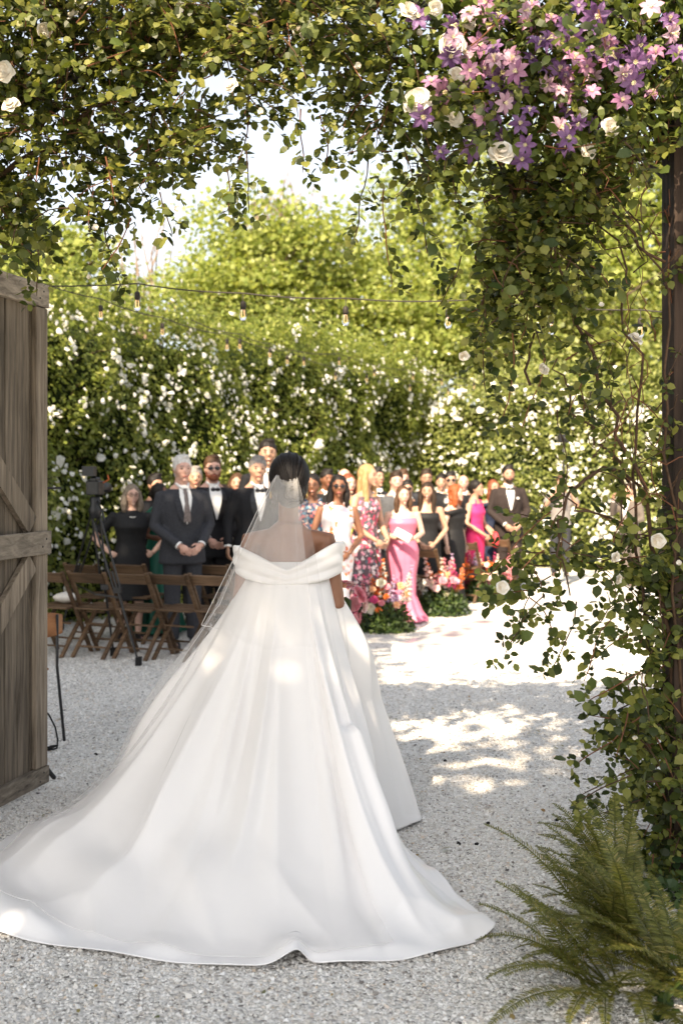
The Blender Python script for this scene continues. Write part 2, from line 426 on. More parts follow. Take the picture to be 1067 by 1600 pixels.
def stones(n, y0, y1, size):
    Y = np.sqrt(rng.uniform(y0 ** 2, y1 ** 2, n)); X = rng.uniform(-.33, .33, n) * Y
    s = size * rng.lognormal(0, .33, n)
    oct_ = np.array([(1, 0, 0), (-1, 0, 0), (0, 1, 0), (0, -1, 0), (0, 0, 1), (0, 0, -1)], float)
    V = oct_[None] * (s[:, None, None]) * rng.uniform(.55, 1.15, (n, 6, 1)) + rng.normal(0, .22, (n, 6, 3)) * s[:, None, None]
    q = rng.normal(size=(n, 4)); q /= np.linalg.norm(q, axis=1, keepdims=True); w, x, y, z = q.T
    R = np.stack([1 - 2 * (y * y + z * z), 2 * (x * y - z * w), 2 * (x * z + y * w), 2 * (x * y + z * w), 1 - 2 * (x * x + z * z), 2 * (y * z - x * w), 2 * (x * z - y * w), 2 * (y * z + x * w), 1 - 2 * (x * x + y * y)], 1).reshape(n, 3, 3)
    V = np.einsum('nij,nkj->nki', R, V); V[:, :, 2] *= .7
    V += np.stack([X, Y, rng.uniform(-.1, .5, n) * s], 1)[:, None, :]
    tri = np.array([(0, 2, 4), (2, 1, 4), (1, 3, 4), (3, 0, 4), (2, 0, 5), (1, 2, 5), (3, 1, 5), (0, 3, 5)])
    T = (np.arange(n)[:, None, None] * 6 + tri[None]).reshape(-1, 3)
    return V.reshape(-1, 3), T
Va, Ta = stones(105000, 3.3, 6.9, .0055); Vb, Tb = stones(56000, 6.9, 11.0, .0066)
go = link('gravel', np_mesh('gravel', np.vstack([Va, Vb]), [np.vstack([Ta, Tb + len(Va)])], False, [M['stones']]))
tag(go, 'loose white and grey crushed gravel covering the yard', 'gravel', kind='stuff')

# a few dark pebbles and fallen leaves
for k, (px, py) in enumerate([(762, 1288), (870, 1283), (695, 1190), (716, 1320), (744, 1321), (240, 1096), (150, 1180)]):
    g_ = G(px, py); mb = MB().ell((0, 0, .006), (.012, .010, .008), 7, 5, lambda p: p * random.uniform(.8, 1.15))
    o = mb.build('pebble', M['black_rubber'], loc=g_)
    tag(o, ['dark pebble on gravel left of the tall fern fronds', 'dark pebble on gravel between the two fern tips', 'tiny dark pebble beside the gown shadow', 'tiny dark pebble above the train corner', 'dark flat pebble right of the train corner', 'dark pebble on shaded gravel below the tripod', 'dark pebble on shaded gravel beside the gate bottom'][k], 'pebble', 'dark pebbles on the gravel')
for k, (px, py, mt_) in enumerate([(865, 1172, 'leaf_pale'), (765, 1265, 'twig_red'), (705, 1330, 'leaf_clem'), (835, 1145, 'leaf_pale')]):
    g_ = G(px, py); P = np.array([[g_.x, g_.y, .018]]); V, F_ = leaves_arrays(P, randdir(1) * [1, 1, .2], np.array([[.2, .2, 1.]]), [.05])
    o = link('fallen_leaf', np_mesh('fallen_leaf', V - np.array(g_)[None], F_, False, [M[mt_]]), loc=g_)
    tag(o, ['yellow fallen leaf on the gravel below the bright patch', 'reddish brown fallen leaf on gravel above the fern', 'green fallen leaf on gravel beside the train', 'small fallen leaf in the sunlit gravel patch'][k], 'leaf', 'fallen leaves')

nl_ = 150; Y_ = np.sqrt(rng.uniform(3.4 ** 2, 9.0 ** 2, nl_)); P = np.stack([rng.uniform(-.31, .31, nl_) * Y_, Y_, np.full(nl_, .012)], 1)
N = unit(rng.normal(0, .35, (nl_, 3)) + [0, 0, 1]); D = unit(np.cross(N, randdir(nl_)))
tag(link('leaf_litter', leaves_mesh('leaf_litter', P, D, N, rng.uniform(.010, .028, nl_), leafmat('litter', [(.22, .13, .05), (.30, .22, .08), (.10, .12, .04), (.62, .52, .45)], .1))), 'scattered bits of dry leaf and petal on the gravel', 'leaf litter', kind='stuff')

# white platform for the aisle
pf = empty('aisle_platform', (0.455, 10.57, 0)); tag(pf, 'low glossy white aisle platform with panel floor', 'platform')
def quadprism(mb, c, z0, z1):
    mb.add([(x, y, z0) for x, y in c] + [(x, y, z1) for x, y in c], [(3, 2, 1, 0), (4, 5, 6, 7), (0, 1, 5, 4), (1, 2, 6, 5), (2, 3, 7, 6), (3, 0, 4, 7)])
ex = np.array((.99, -.10)); ey = np.array((.50, .866))
def pc(a, b_): q = ex * a + ey * b_; return (q[0], q[1])
mb = MB(); quadprism(mb, [pc(0, 0), pc(4.6, 0), pc(4.6, 9.2), pc(0, 9.2)], .0, .118); mb.build('base', M['white_gloss'], pf)
for i in range(4):
    for j in range(8):
        a0, b0 = .006 + i * 1.148, .006 + j * 1.147
        mb = MB(); quadprism(mb, [pc(a0, b0), pc(a0 + 1.138, b0), pc(a0 + 1.138, b0 + 1.137), pc(a0, b0 + 1.137)], .121, .132 + (i * 7 + j * 3) % 4 * .0012)
        mb.build('panel', M['white_gloss'], pf)

# ------------------------------------------------------------------ hedges
def hedge(name, a, b, h, thick, nleaf, nbl, lm, label, lsize, seed, bs=.033):
    a, b = np.array(a, float), np.array(b, float); d = b - a; L = np.linalg.norm(d); d /= L
    nrm = np.array([d[1], -d[0]])      # towards the yard
    root = empty(name, (a[0], a[1], 0)); tag(root, label, 'hedge')
    def bump(u, z): return .42 * noise.noise(Vector((u * .75, z * .75, seed))) + .24 * noise.noise(Vector((u * 1.9, z * 1.9, seed + 5))) + .14 * noise.noise(Vector((u * 4.5, z * 4.5, seed + 9))) - .12 * z / h
    def topz(u): return h + .55 * noise.noise(Vector((u * .45, seed, 3))) + .25 * noise.noise(Vector((u * 2.1, seed, 8)))
    # dark backing sheet: shaded depth put in its colour, blocks see-through
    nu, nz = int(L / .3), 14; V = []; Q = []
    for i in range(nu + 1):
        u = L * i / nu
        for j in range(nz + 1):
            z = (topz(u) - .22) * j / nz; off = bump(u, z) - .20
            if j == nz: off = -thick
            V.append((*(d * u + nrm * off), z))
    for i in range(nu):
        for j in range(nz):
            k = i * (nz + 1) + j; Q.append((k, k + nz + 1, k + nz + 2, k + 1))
    core = MB().add(V, Q).build('dark_backing', M['hedge_core'], root)
    u = rng.uniform(0, L, nleaf); zz = rng.uniform(0, 1, nleaf); tops = np.array([topz(x) for x in u]); z = zz ** .85 * tops
    depth = np.abs(rng.normal(0, .14, nleaf)); bm = np.array([bump(x, y) for x, y in zip(u, z)])
    # sprays that stick out at the top
    nt = nleaf // 7; u[:nt] = rng.uniform(0, L, nt); tt = np.array([topz(x) for x in u[:nt]])
    cl = np.array([noise.noise(Vector((x * 5, seed, 1))) for x in u[:nt]]); z[:nt] = tt + rng.uniform(-.15, .38, nt) * (1 + cl * 2.2); depth[:nt] = rng.uniform(-.1, thick, nt)
    off = bm - depth + .05
    P = np.stack([d[0] * u + nrm[0] * off, d[1] * u + nrm[1] * off, z], 1)
    N = unit(np.array([nrm[0], nrm[1], .7])[None] + rng.normal(0, .55, (nleaf, 3)))
    D = unit(np.cross(N, randdir(nleaf)) + np.array([0, 0, -.25]))
    o = link('foliage', leaf4_mesh('foliage', P, D, N, rng.uniform(.7, 1.3, nleaf) * lsize, lm), root); tag(o, kind='stuff')
    # blossoms: clustered little rosettes
    nc = nbl // 6; cu = rng.uniform(0, L, nc); cz = rng.uniform(.10, 1.02, nc)
    Vs, Ts = [], []; ring = 6
    for i in range(nbl):
        k = rng.integers(nc); sp_ = .08 if k % 3 else .5; uu = cu[k] + rng.normal(0, sp_); hz = max(.2, cz[k] * topz(uu) + rng.normal(0, sp_ * .9))
        ofs = bump(uu, hz) + .05 + rng.uniform(-.03, .07); c = np.array([*(d * uu + nrm * ofs), hz]); s_ = bs * rng.lognormal(-.12, .33)
        nn = unit((np.array([nrm[0], nrm[1], .35]) + rng.normal(0, .45, 3))[None])[0]; x = unit(np.cross(nn, [.1, .2, 1])[None])[0]; y = np.cross(nn, x)
        b0 = len(Vs)
        Vs.append(c + nn * s_ * .55)
        for q in range(ring):
            an = 6.283 * q / ring + i; rr = s_ * (1 if q % 2 else .8); Vs.append(c + (x * math.cos(an) + y * math.sin(an)) * rr + nn * s_ * (.25 if q % 2 else .1))
        Vs.append(c - nn * s_ * .4)
        for q in range(ring):
            Ts.append((b0, b0 + 1 + q, b0 + 1 + (q + 1) % ring)); Ts.append((b0 + ring + 1, b0 + 1 + (q + 1) % ring, b0 + 1 + q))
    o = link('blossoms', np_mesh('blossoms', np.array(Vs), [np.array(Ts)], False, [M['blossom']]), root); tag(o, kind='stuff')
    # arching canes
    mb = MB()
    for i in range(int(L * 5)):
        uu = rng.uniform(0, L); z0 = topz(uu) - rng.uniform(0, 2.2); pts = []; du = rng.normal(0, .15)
        for q in range(5):
            t = q / 4; z_ = z0 + .5 * t - .25 * t * t; o_ = bump(uu, z0) - .15 + .22 * t; pts.append((*(d * (uu + du * t * 2) + nrm * o_), z_))
        mb.tube(pts, [.007, .006, .005, .004, .002], 4)
    tag(mb.build('canes', M['twig'], root), kind='stuff')
    return root
hedge('rose_hedge', (-5.0, 9.0), (1.75, 22.0), 3.75, .9, 72000, 2500, M['leaf_hedge'], 'tall green climbing rose hedge dotted white behind the standing guests', .062, 11)
hedge('rose_hedge', (.2, 22.2), (10.5, 17.0), 3.25, .9, 38000, 2500, M['leaf_back'], 'sunlit pale rose hedge with dense white blossoms closing the far end', .062, 29, .036)

# ------------------------------------------------------------------ trees
def tree(name, base, h_trunk, crown_c, crown_r, nclump, per, lsize, lm, label, seed, bare=0, clump_r=.55, parent=None, fill=.25, trunk_r=.16, cat='tree', group='trees behind the hedges', keep=None):
    r_ = np.random.default_rng(seed)
    root = empty(name, base); tag(root, label, cat, group)
    c = np.array(crown_c) - np.array(base); R = np.array(crown_r)
    # clump centres near the crown's shell
    dirs = unit(r_.normal(size=(nclump, 3))); rad = r_.uniform(fill, 1, nclump) ** .6
    C = c + dirs * R * rad[:, None] * (1 + .18 * r_.normal(size=(nclump, 1)))
    C = C[C[:, 2] > .4]
    if keep is not None: C = C[np.array([keep(q + np.array(base)) for q in C])]
    nclump = len(C)
    mb = MB(); top = Vector((c[0], c[1], c[2] + R[2] * .2))
    mb.tube([(0, 0, 0), (c[0] * .15, c[1] * .15, h_trunk * .5), (c[0] * .5, c[1] * .5, h_trunk), (c[0] * .9, c[1] * .9, (h_trunk + top.z) / 2), top], [trunk_r * 1.3, trunk_r, trunk_r * .85, trunk_r * .55, trunk_r * .2], 8)
    mb.build('trunk', M['bark'], root, True)
    mb = MB()
    for k in range(0, nclump, max(1, nclump // 70)):
        e_ = Vector(C[k]); t = r_.uniform(.0, .8); s_ = Vector((c[0] * .5, c[1] * .5, h_trunk)).lerp(top, t); mid = s_.lerp(e_, .5) + Vector((0, 0, .12 * (e_ - s_).length))
        mb.tube([s_, mid, e_], [trunk_r * .32, trunk_r * .2, trunk_r * .06], 5)
    for k in range(bare):
        a = r_.uniform(0, 6.28); rr = r_.uniform(0, .75); b0 = Vector((c[0] + R[0] * rr * math.cos(a), c[1] + R[1] * rr * math.sin(a), c[2] + R[2] * r_.uniform(-.2, .5)))
        q1 = b0 + Vector((r_.normal(0, .2), r_.normal(0, .2), r_.uniform(.6, 1.1))); q2 = q1 + Vector((r_.normal(0, .25), r_.normal(0, .2), r_.uniform(.5, 1.1)))
        mb.tube([b0, q1, q2], [.028, .018, .006], 4)
        for j in range(3):
            s_ = q1.lerp(q2, r_.uniform(0, .8)); mb.tube([s_, s_ + Vector((r_.normal(0, .25), r_.normal(0, .2), r_.uniform(.25, .6)))], [.010, .004], 4)
    mb.build('limbs', M['twig_pale'] if bare else M['bark'], root)
    n_ = nclump * per; cen = np.repeat(C, per, 0); flat = np.array([1, 1, .55])
    P = cen + r_.normal(size=(n_, 3)) * clump_r * flat * .55
    N = unit(r_.normal(size=(n_, 3)) * .8 + np.array([-.1, -.35, .8])); D = unit(np.cross(N, r_.normal(size=(n_, 3))) + np.array([0, 0, -.2]))
    global rng
    o = link('crown', leaf4_mesh('crown', P, D, N, r_.uniform(.65, 1.3, n_) * lsize, lm, .85), root); tag(o, kind='stuff')
    return root
def tpos(px, Y): return ((px - CX) * Y / F, Y, 0)
def tcen(px, py, Y): v = W(px, py, Y); return (v.x, v.y, v.z)
tree('maple_tree', tpos(420, 27), 2.6, tcen(425, 450, 27), (2.3, 1.8, 2.0), 210, 120, .13, M['leaf_tree'], 'rounded bright green maple tree above the middle of the hedge', 1, clump_r=.6)
tree('bare_topped_tree', tpos(440, 33), 4, tcen(440, 430, 33), (2.0, 1.4, 2.2), 60, 45, .16, M['leaf_pale'], 'tree with bare pale twigs reaching into the sky', 2, bare=34, clump_r=.5)
tree('broad_tree', tpos(790, 31), 3.5, tcen(790, 410, 31), (4.3, 2.6, 3.4), 280, 120, .145, M['leaf_tree'], 'broad layered green tree filling the gap beneath the clematis', 3, clump_r=.75, trunk_r=.22)
tree('leafy_tree', tpos(610, 27), 2, tcen(620, 540, 27), (2.4, 1.6, 1.9), 160, 110, .13, M['leaf_tree'], 'low yellow green tree right of the maple above the hedge corner', 4, clump_r=.6)
tree('leafy_tree', tpos(900, 26), 2, tcen(890, 545, 26), (2.6, 1.5, 2.0), 150, 110, .13, M['leaf_back'], 'pale leafy tree behind the far hedge under the hanging vine', 5, clump_r=.6)
tree('leafy_tree', tpos(1060, 28), 3, tcen(1050, 430, 28), (2.6, 2.0, 3.2), 150, 70, .18, M['leaf_tree'], 'green tree at the far right glimpsed through the vine by the post', 6, clump_r=.7)
tree('blossom_tree', tpos(225, 30), 3, tcen(225, 470, 30), (1.4, 1.3, 1.5), 34, 34, .12, M['leaf_pale'], 'thin pale pinkish tree standing left behind the hedge', 7, bare=12, clump_r=.5)
tree('leafy_tree', tpos(120, 22), 2.5, tcen(85, 470, 22), (1.5, 1.4, 1.4), 110, 70, .15, M['leaf_tree'], 'green tree peeping over the hedge just right of the gate', 8, clump_r=.5)
# shade trees outside the frame: they cast the dappled shade over the foreground
def under_sun(q):      # crown shaped for light: trimmed so the arch is sunlit, holes for sun patches
    xa = q[0] + (5 - q[1]) * .404      # where its shade meets the arch
    if q[2] > (1.9 if xa < .75 else 2.5) + .937 * (5 - q[1]) or q[2] < 5.0: return False
    if q[1] + q[2] / .937 < 4.45 and random.random() < .93: return False
    for (tx, ty, tz, r_) in ((-.22, 5.2, .90, .55), (-.05, 5.3, .62, .30), (.95, 6.2, 0, .28), (.95, 3.6, .5, .4), (1.15, 7.2, 0, .4), (.3, 3.75, 0, .3)):
        k = (ty - q[1]); px_, pz_ = tx - k * .404, tz + k * .937
        if math.hypot(q[0] - px_, (q[2] - pz_) * .73) < r_: return False
    return True
tree('shade_tree', (-4.4, -3.5, 0), 3.5, (-2.9, -2.2, 7.3), (3.9, 3.0, 2.4), 330, 75, .20, M['leaf_dark'], 'large shade tree behind the viewer, out of frame', 21, clump_r=.6, trunk_r=.25, group='shade trees out of frame', keep=under_sun)
tree('shade_tree', (-6.0, 3.4, 0), 3.0, (-5.2, 3.2, 6.2), (2.5, 3.2, 2.3), 190, 100, .20, M['leaf_dark'], 'shade tree left of the gate, out of frame', 22, clump_r=.65, trunk_r=.22, group='shade trees out of frame')

# ------------------------------------------------------------------ entrance: posts, beams, gate
post = empty('arch_frame', (1.50, 5.0, 0)); tag(post, 'dark timber post and arched beam overgrown by climbing rose', 'arch')
mb = MB(); mb.box((.01, 0, 1.95), (.19, .19, 3.9)); mb.build('post', M['post_wood'], post)
mb = MB(); mb.box((-3.56, -.02, 1.95), (.19, .19, 3.9)); mb.build('post', M['post_wood'], post)
def arcpts(pp, Y):
    return [W(px, py, Y + dy) - Vector((1.50, 5.0, 0)) for px, py, dy in pp]
mb = MB(); mb.tube(arcpts([(-140, 300, .1), (-30, 190, .1), (100, 128, .1), (200, 88, .1), (290, 56, .1), (420, 24, .1), (560, 0, .1), (720, 10, .1), (880, 60, .1), (1000, 150, .1), (1050, 260, .1)], 5), .028, 8); mb.build('beam', M['iron'], post, True)
mb = MB(); mb.tube(arcpts([(-120, 200, .35), (40, 120, .35), (200, 85, .35), (340, 72, .35), (440, 80, .35), (540, 90, .35), (680, 95, .35), (900, 150, .35), (1040, 280, .35)], 5), .014, 6); mb.build('rod', M['iron'], post, True)
mb = MB(); mb.tube(arcpts([(440, 20, .2), (470, 40, .2), (540, 42, .2), (640, 46, .2)], 5), .011, 6); mb.build('rod', M['iron'], post, True)

gd = Vector((.25, .968, 0)).normalized(); gn = Vector((.968, -.25, 0)).normalized(); hinge = Vector((-2.03, 4.78, 0)); GL = 1.55
gate = empty('wooden_gate', hinge); tag(gate, 'weathered plank gate with diagonal braces standing open at left', 'gate')
RG = Matrix((gn, gd, Vector((0, 0, 1)))).transposed()
def gbox(name, u0, u1, z0, z1, n0, n1, mt):
    mb = MB(); mb.box((0, 0, 0), (n1 - n0, u1 - u0, z1 - z0)); mb.xform(RG.to_4x4())
    # slightly worn ends
    c = gn * ((n0 + n1) / 2) + gd * ((u0 + u1) / 2) + Vector((0, 0, (z0 + z1) / 2))
    o = mb.build(name, mt, gate, loc=c)
    bv = o.modifiers.new('b', 'BEVEL'); bv.width = .004; bv.segments = 1
    return o
u = 0.0; k = 0
while u < GL - .02:
    w = [.118, .131, .105, .124, .112][k % 5]; w = min(w, GL - u)
    gbox('plank', u, u + w - .006, .05 + .01 * (k % 3), 2.66 - .012 * (k % 2), -.012 - .004 * (k % 3), .012 - .003 * (k % 2), M['gate_wood']); u += w; k += 1
gbox('stile', GL - .118, GL + .004, .125, 2.605, .014, .046, M['gate_wood'])
gbox('stile', .0, .12, .125, 2.605, .014, .046, M['gate_wood'])
gbox('rail', .0, GL + .012, .03, .122, .0145, .052, M['gate_rail'])
gbox('rail', .0, GL + .012, 2.61, 2.735, .0145, .052, M['gate_rail'])
gbox('rail', .0, GL + .008, 1.275, 1.40, .048, .068, M['gate_rail'])
def brace(ua, za, ub, zb):
    a = gd * ua + gn * .034 + Vector((0, 0, za)); b_ = gd * ub + gn * .034 + Vector((0, 0, zb))
    c = (a + b_) / 2; mb = MB(); mb.bar(a - c, b_ - c, .030, .115, up=gd); o = mb.build('brace', M['gate_wood'], gate, loc=c)
brace(GL - .16, 1.435, .2, 2.5); brace(GL - .16, 1.24, .2, .22)
mb = MB(); p0 = gd * (GL + .0) + Vector((0, 0, 1.63)); mb.tube([p0 - gn * .02, p0 + gd * .05 , p0 + gd * .075 + gn * .05, p0 + gd * .08 + gn * .085], .006, 6); mb.build('latch', M['iron'], gate, True)
for zz_ in (.076, 1.338, 2.672):
    for uu_ in (GL - .05, GL - .09):
        mb = MB(); mb.ell((0, 0, 0), (.004, .006, .006), 6, 4); mb.build('nail', M['iron'], gate, loc=gd * uu_ + gn * (.069 if 1 < zz_ < 2 else .053) + Vector((0, 0, zz_ + (.02 if uu_ > 1.48 else -.02))))

# ------------------------------------------------------------------ climbing rose on the arch
vine = empty('climbing_rose', (1.5, 5.0, 0)); tag(vine, 'climbing rose with white blooms covering the entrance arch', 'climbing rose')
VO = np.array((1.5, 5.0, 0))
POLYS = [  # photo outlines of the leafy masses, laid at the arch's own distance; (polygon, thickness, share of sprigs)
    ([(-160, -60), (545, -60), (560, 20), (505, 55), (470, 120), (410, 165), (370, 195), (315, 225), (270, 245), (225, 270), (185, 310), (150, 335), (95, 350), (50, 355), (0, 350), (-160, 400)], .26, 640),
    ([(-60, -60), (560, -60), (540, 70), (420, 60), (300, 55), (180, 90), (60, 130), (-60, 180)], .30, 150),
    ([(500, -60), (1180, -60), (1180, 260), (1010, 240), (960, 270), (800, 300), (740, 290), (680, 285), (620, 255), (585, 205), (545, 180), (525, 110)], .30, 560),
    ([(760, 290), (950, 240), (935, 330), (905, 410), (870, 500), (860, 560), (840, 520), (800, 470), (765, 490), (750, 450), (780, 400), (770, 340)], .18, 160),
    ([(860, 520), (950, 560), (1000, 640), (985, 760), (940, 800), (890, 690), (865, 600)], .16, 12),
    ([(800, 850), (860, 790), (960, 790), (1067, 850), (1067, 960), (960, 960), (900, 950), (850, 960), (800, 920)], .14, 42),
    ([(1000, 880), (1100, 850), (1100, 1180), (1000, 1180), (960, 1120), (985, 1000)], .14, 48),
    ([(985, 1120), (1120, 1100), (1120, 1400), (1030, 1400), (1000, 1300), (985, 1200)], .22, 120),
    ([(1040, 250), (1120, 250), (1120, 1120), (1050, 1120)], .10, 55),
]
SP, SD = [], []      # leaf positions and directions
stem_mb = MB(); red_mb = MB()
def sprig(p, d, n_pin, Ln):
    """a shoot with pinnate leaves"""
    d = np.array(d, float); d /= np.linalg.norm(d); pts = [np.array(p, float)]
    for k in range(n_pin):
        d = d + rng.normal(0, .16, 3) + np.array([0, 0, -.10]); d /= np.linalg.norm(d)
        pts.append(pts[-1] + d * Ln / n_pin)
        q = pts[-1]; side = np.cross(d, rng.normal(size=3)); side /= np.linalg.norm(side) + 1e-9
        rd = side * .8 + d * .5 + np.array([0, -.15, -.15]); rd /= np.linalg.norm(rd)
        nl = 2; sp_ = .026; lat = np.cross(rd, rng.normal(0, .5, 3) + np.array([0, -.5, .8])); lat /= np.linalg.norm(lat) + 1e-9
        for j in range(1, nl + 1):
            for s_ in (-1, 1):
                SP.append(q + rd * sp_ * j); SD.append(rd * .35 + lat * s_)
        SP.append(q + rd * sp_ * (nl + .6)); SD.append(rd)
    (red_mb if rng.random() < .35 else stem_mb).tube(pts, [.0035] + [.0026] * (len(pts) - 2) + [.0012], 4, cap=False)
for poly, th, cnt in POLYS:
    poly = np.array(poly, float); lo, hi = poly.min(0), poly.max(0); done = 0
    while done < cnt:
        q = rng.uniform(lo, hi, (64, 2)); q = q[in_poly(q, poly)]
        for px, py in q:
            if done >= cnt: break
            # loosen the mass into clumps
            if noise.noise(Vector((px * .011, py * .011, 2.3))) < -.22 and rng.random() < .75: continue
            Y = 5.0 + rng.normal(0, th * .6) ; p = W(px, py, Y)
            sprig(p, rng.normal(size=3) * [1, .7, 1] + [0, -.25, -.25], int(rng.integers(3, 6)), rng.uniform(.12, .26)); done += 1
# trailing sprays that hang below the arch edge and reach into the opening
for px, py, L_, dx in [(470, 170, .2, .1), (500, 180, .16, .0), (385, 235, .2, .05), (355, 265, .14, .0), (250, 300, .14, .0), (205, 340, .2, -.1), (165, 360, .2, .05), (60, 390, .15, 0), (575, 250, .3, .1), (600, 290, .32, .05), (650, 310, .2, .2), (720, 400, .2, -.2),
                       (760, 480, .2, -.3), (750, 520, .2, -.1), (800, 520, .34, -.1), (850, 560, .3, -.1), (870, 640, .35, .1), (850, 860, .22, -.8), (860, 900, .24, -.7), (850, 930, .25, -.6), (900, 940, .25, -.1), (960, 930, .3, -.4), (1000, 1050, .2, -.6), (1000, 1120, .28, -.8), (990, 1200, .2, -.8), (1000, 1250, .2, -.7), (860, 800, .2, -.6)]:
    sprig(W(px, py, 4.85 + rng.normal(0, .1)), (dx, -.1, -1 if abs(dx) < .5 else -.35), 7, L_ * 1.3)
SP = np.array(SP); SD = np.array(SD)
nL = len(SP); NN = unit(rng.normal(0, .55, (nL, 3)) + np.array([-.05, -.65, .7])); LL = np.clip(rng.lognormal(-3.27, .26, nL), .020, .062)
# the 300 frontmost in-frame leaves are single parts, the rest is one mass
pxs = SP[:, 0] / SP[:, 1] * F + CX; pys = HZ - (SP[:, 2] - CH) / SP[:, 1] * F
score = LL / SP[:, 1] * 1e3 + rng.uniform(0, 3, nL); score[(pxs < 5) | (pxs > 1060) | (pys < 5) | (pys > 1400)] = -1
order = np.argsort(-score); pick = order[:300]; rest = order[300:]
o = link('foliage', leaves_mesh('foliage', SP[rest] - VO, SD[rest], NN[rest], LL[rest], M['leaf_rose'], LL[rest] * .82), vine); tag(o, kind='stuff')
V, F_ = leaves_arrays(np.zeros((1, 3)), np.array([[0, 1., 0]]), np.array([[0, 0, 1.]]), [1.0], [.82]); leaf_me = np_mesh('leaf', V, F_, False, [])
lmats = [leafmat('leaf_single_%d' % i, [c, c]) for i, c in enumerate([(.035, .055, .012), (.055, .08, .017), (.08, .11, .024), (.12, .145, .036)])]
lmes = []
for mm in lmats:
    q = leaf_me.copy(); q.materials.append(mm); lmes.append(q)
for i in pick:
    D_ = SD[i] / np.linalg.norm(SD[i]); X_ = np.cross(D_, NN[i]); X_ /= np.linalg.norm(X_); N_ = np.cross(X_, D_)
    o = link('leaf', lmes[i % 4], vine); Mx = Matrix((Vector(X_), Vector(D_), Vector(N_))).transposed().to_4x4()
    o.matrix_local = Matrix.Translation(Vector(SP[i] - VO)) @ Mx @ Matrix.Scale(LL[i] * 1.1, 4)
def woody(mb, pp, r0, r1, n=6):
    pts = [Vector(p) for p in pp]; out = []
    for i in range(len(pts) - 1):
        for t in range(4):
            q = pts[i].lerp(pts[i + 1], t / 4); out.append(q + Vector(rng.normal(0, .018, 3)))
    out.append(pts[-1]); m_ = len(out); mb.tube(out, [r0 + (r1 - r0) * i / (m_ - 1) for i in range(m_)], n)
for pp, r0, r1 in [([W(1060, 1380, 5), W(1045, 1000, 4.95), W(1005, 800, 4.95), W(960, 640, 5), W(900, 470, 5), W(820, 330, 5), W(700, 150, 5.1)], .011, .005),
                   ([W(1067, 1300, 5.1), W(1000, 900, 5.0), W(985, 740, 5), W(1000, 560, 4.95), W(960, 380, 5), W(900, 250, 5)], .008, .004),
                   ([W(1040, 420, 4.9), W(960, 330, 4.95), W(880, 260, 4.95), W(800, 240, 5)], .007, .004),
                   ([W(1060, 1150, 4.9), W(1040, 700, 4.88), W(1040, 450, 4.88), W(980, 330, 4.9)], .007, .004),
                   ([W(985, 740, 5), W(930, 735, 4.9), W(880, 780, 4.85), W(870, 860, 4.8), W(890, 930, 4.8)], .009, .003),
                   ([W(985, 820, 5), W(920, 800, 4.9), W(870, 780, 4.85), W(840, 775, 4.8)], .006, .002),
                   ([W(1000, 760, 5), W(930, 690, 4.9), W(890, 620, 4.85), W(870, 560, 4.8)], .007, .003),
                   ([W(-60, 300, 5), W(60, 240, 5), W(160, 150, 5), W(300, 90, 5), W(420, 75, 5), W(540, 100, 5)], .014, .006),
                   ([W(-60, 420, 5), W(30, 330, 5), W(60, 200, 5), W(120, 90, 5)], .014, .006),
                   ([W(760, 470, 5), W(745, 400, 5), W(770, 320, 5), W(860, 230, 5)], .006, .004),
                   ([W(830, 600, 4.9), W(832, 530, 4.95), W(870, 460, 5), W(900, 380, 5)], .006, .004)]:
    woody(stem_mb, pp, r0, r1)
for k in range(46):   # tangle of thin dead shoots in front of the post
    a = W(rng.uniform(930, 1060), rng.uniform(260, 900), 4.9 + rng.normal(0, .08)); b_ = a + Vector((rng.normal(0, .12), rng.normal(0, .05), rng.uniform(.1, .5)))
    woody(red_mb if k % 2 else stem_mb, [a, a.lerp(b_, .5) + Vector(rng.normal(0, .05, 3)), b_], .003, .0015, 4)
tag(stem_mb.xform(Matrix.Translation(-Vector(VO))).build('stems', M['twig'], vine), kind='stuff'); tag(red_mb.xform(Matrix.Translation(-Vector(VO))).build('young_stems', M['twig_red'], vine), kind='stuff')

def rose_mesh(name, mt, layers=((1.0, 5, .10), (.88, 5, .38), (.66, 5, .75), (.45, 4, 1.1), (.26, 3, 1.5)), ctr=None):
    mb = MB()
    for li, (rad, k, lift) in enumerate(layers):
        for i in range(k):
            a = 6.283 * i / k + li * .6 + random.uniform(-.15, .15); ca, sa = math.cos(a), math.sin(a); w = rad * random.uniform(.46, .58); lift = lift * random.uniform(.7, 1.3); crl = random.uniform(-.22, .05)
            V = []
            for t in (0, .45, .8, 1.0):
                ww = w * (.25, 1.0, 1.05, .55)[(0, .45, .8, 1.0).index(t)]; rr = rad * (t if lift < .8 else t ** .6); zz_ = lift * rad * t ** 1.5 * .8 + (crl * rad if t == 1.0 else 0) + .05 * li
                for s_ in (-1, 0, 1):
                    x = rr - abs(s_) * .12 * rad; y = s_ * ww; z = zz_ + abs(s_) * .12 * rad
                    V.append((x * ca - y * sa, x * sa + y * ca, z))
            mb.add(V, [(r * 3 + c, r * 3 + c + 1, r * 3 + c + 4, r * 3 + c + 3) for r in range(3) for c in range(2)])
    return mb.mesh(name, mt, True)
rose_me = [rose_mesh('rose', M['rose_white']) for _ in range(3)]
bud_me = rose_mesh('rose_bud', M['rose_white'], ((.6, 4, 1.5), (.4, 3, 1.9)))
def face_cam(o, p, tilt=.5, spin=None):
    n_ = Vector((rng.normal(0, tilt), -1, rng.normal(.15, tilt))).normalized(); o.rotation_mode = 'QUATERNION'; o.rotation_quaternion = n_.to_track_quat('Z', 'Y')
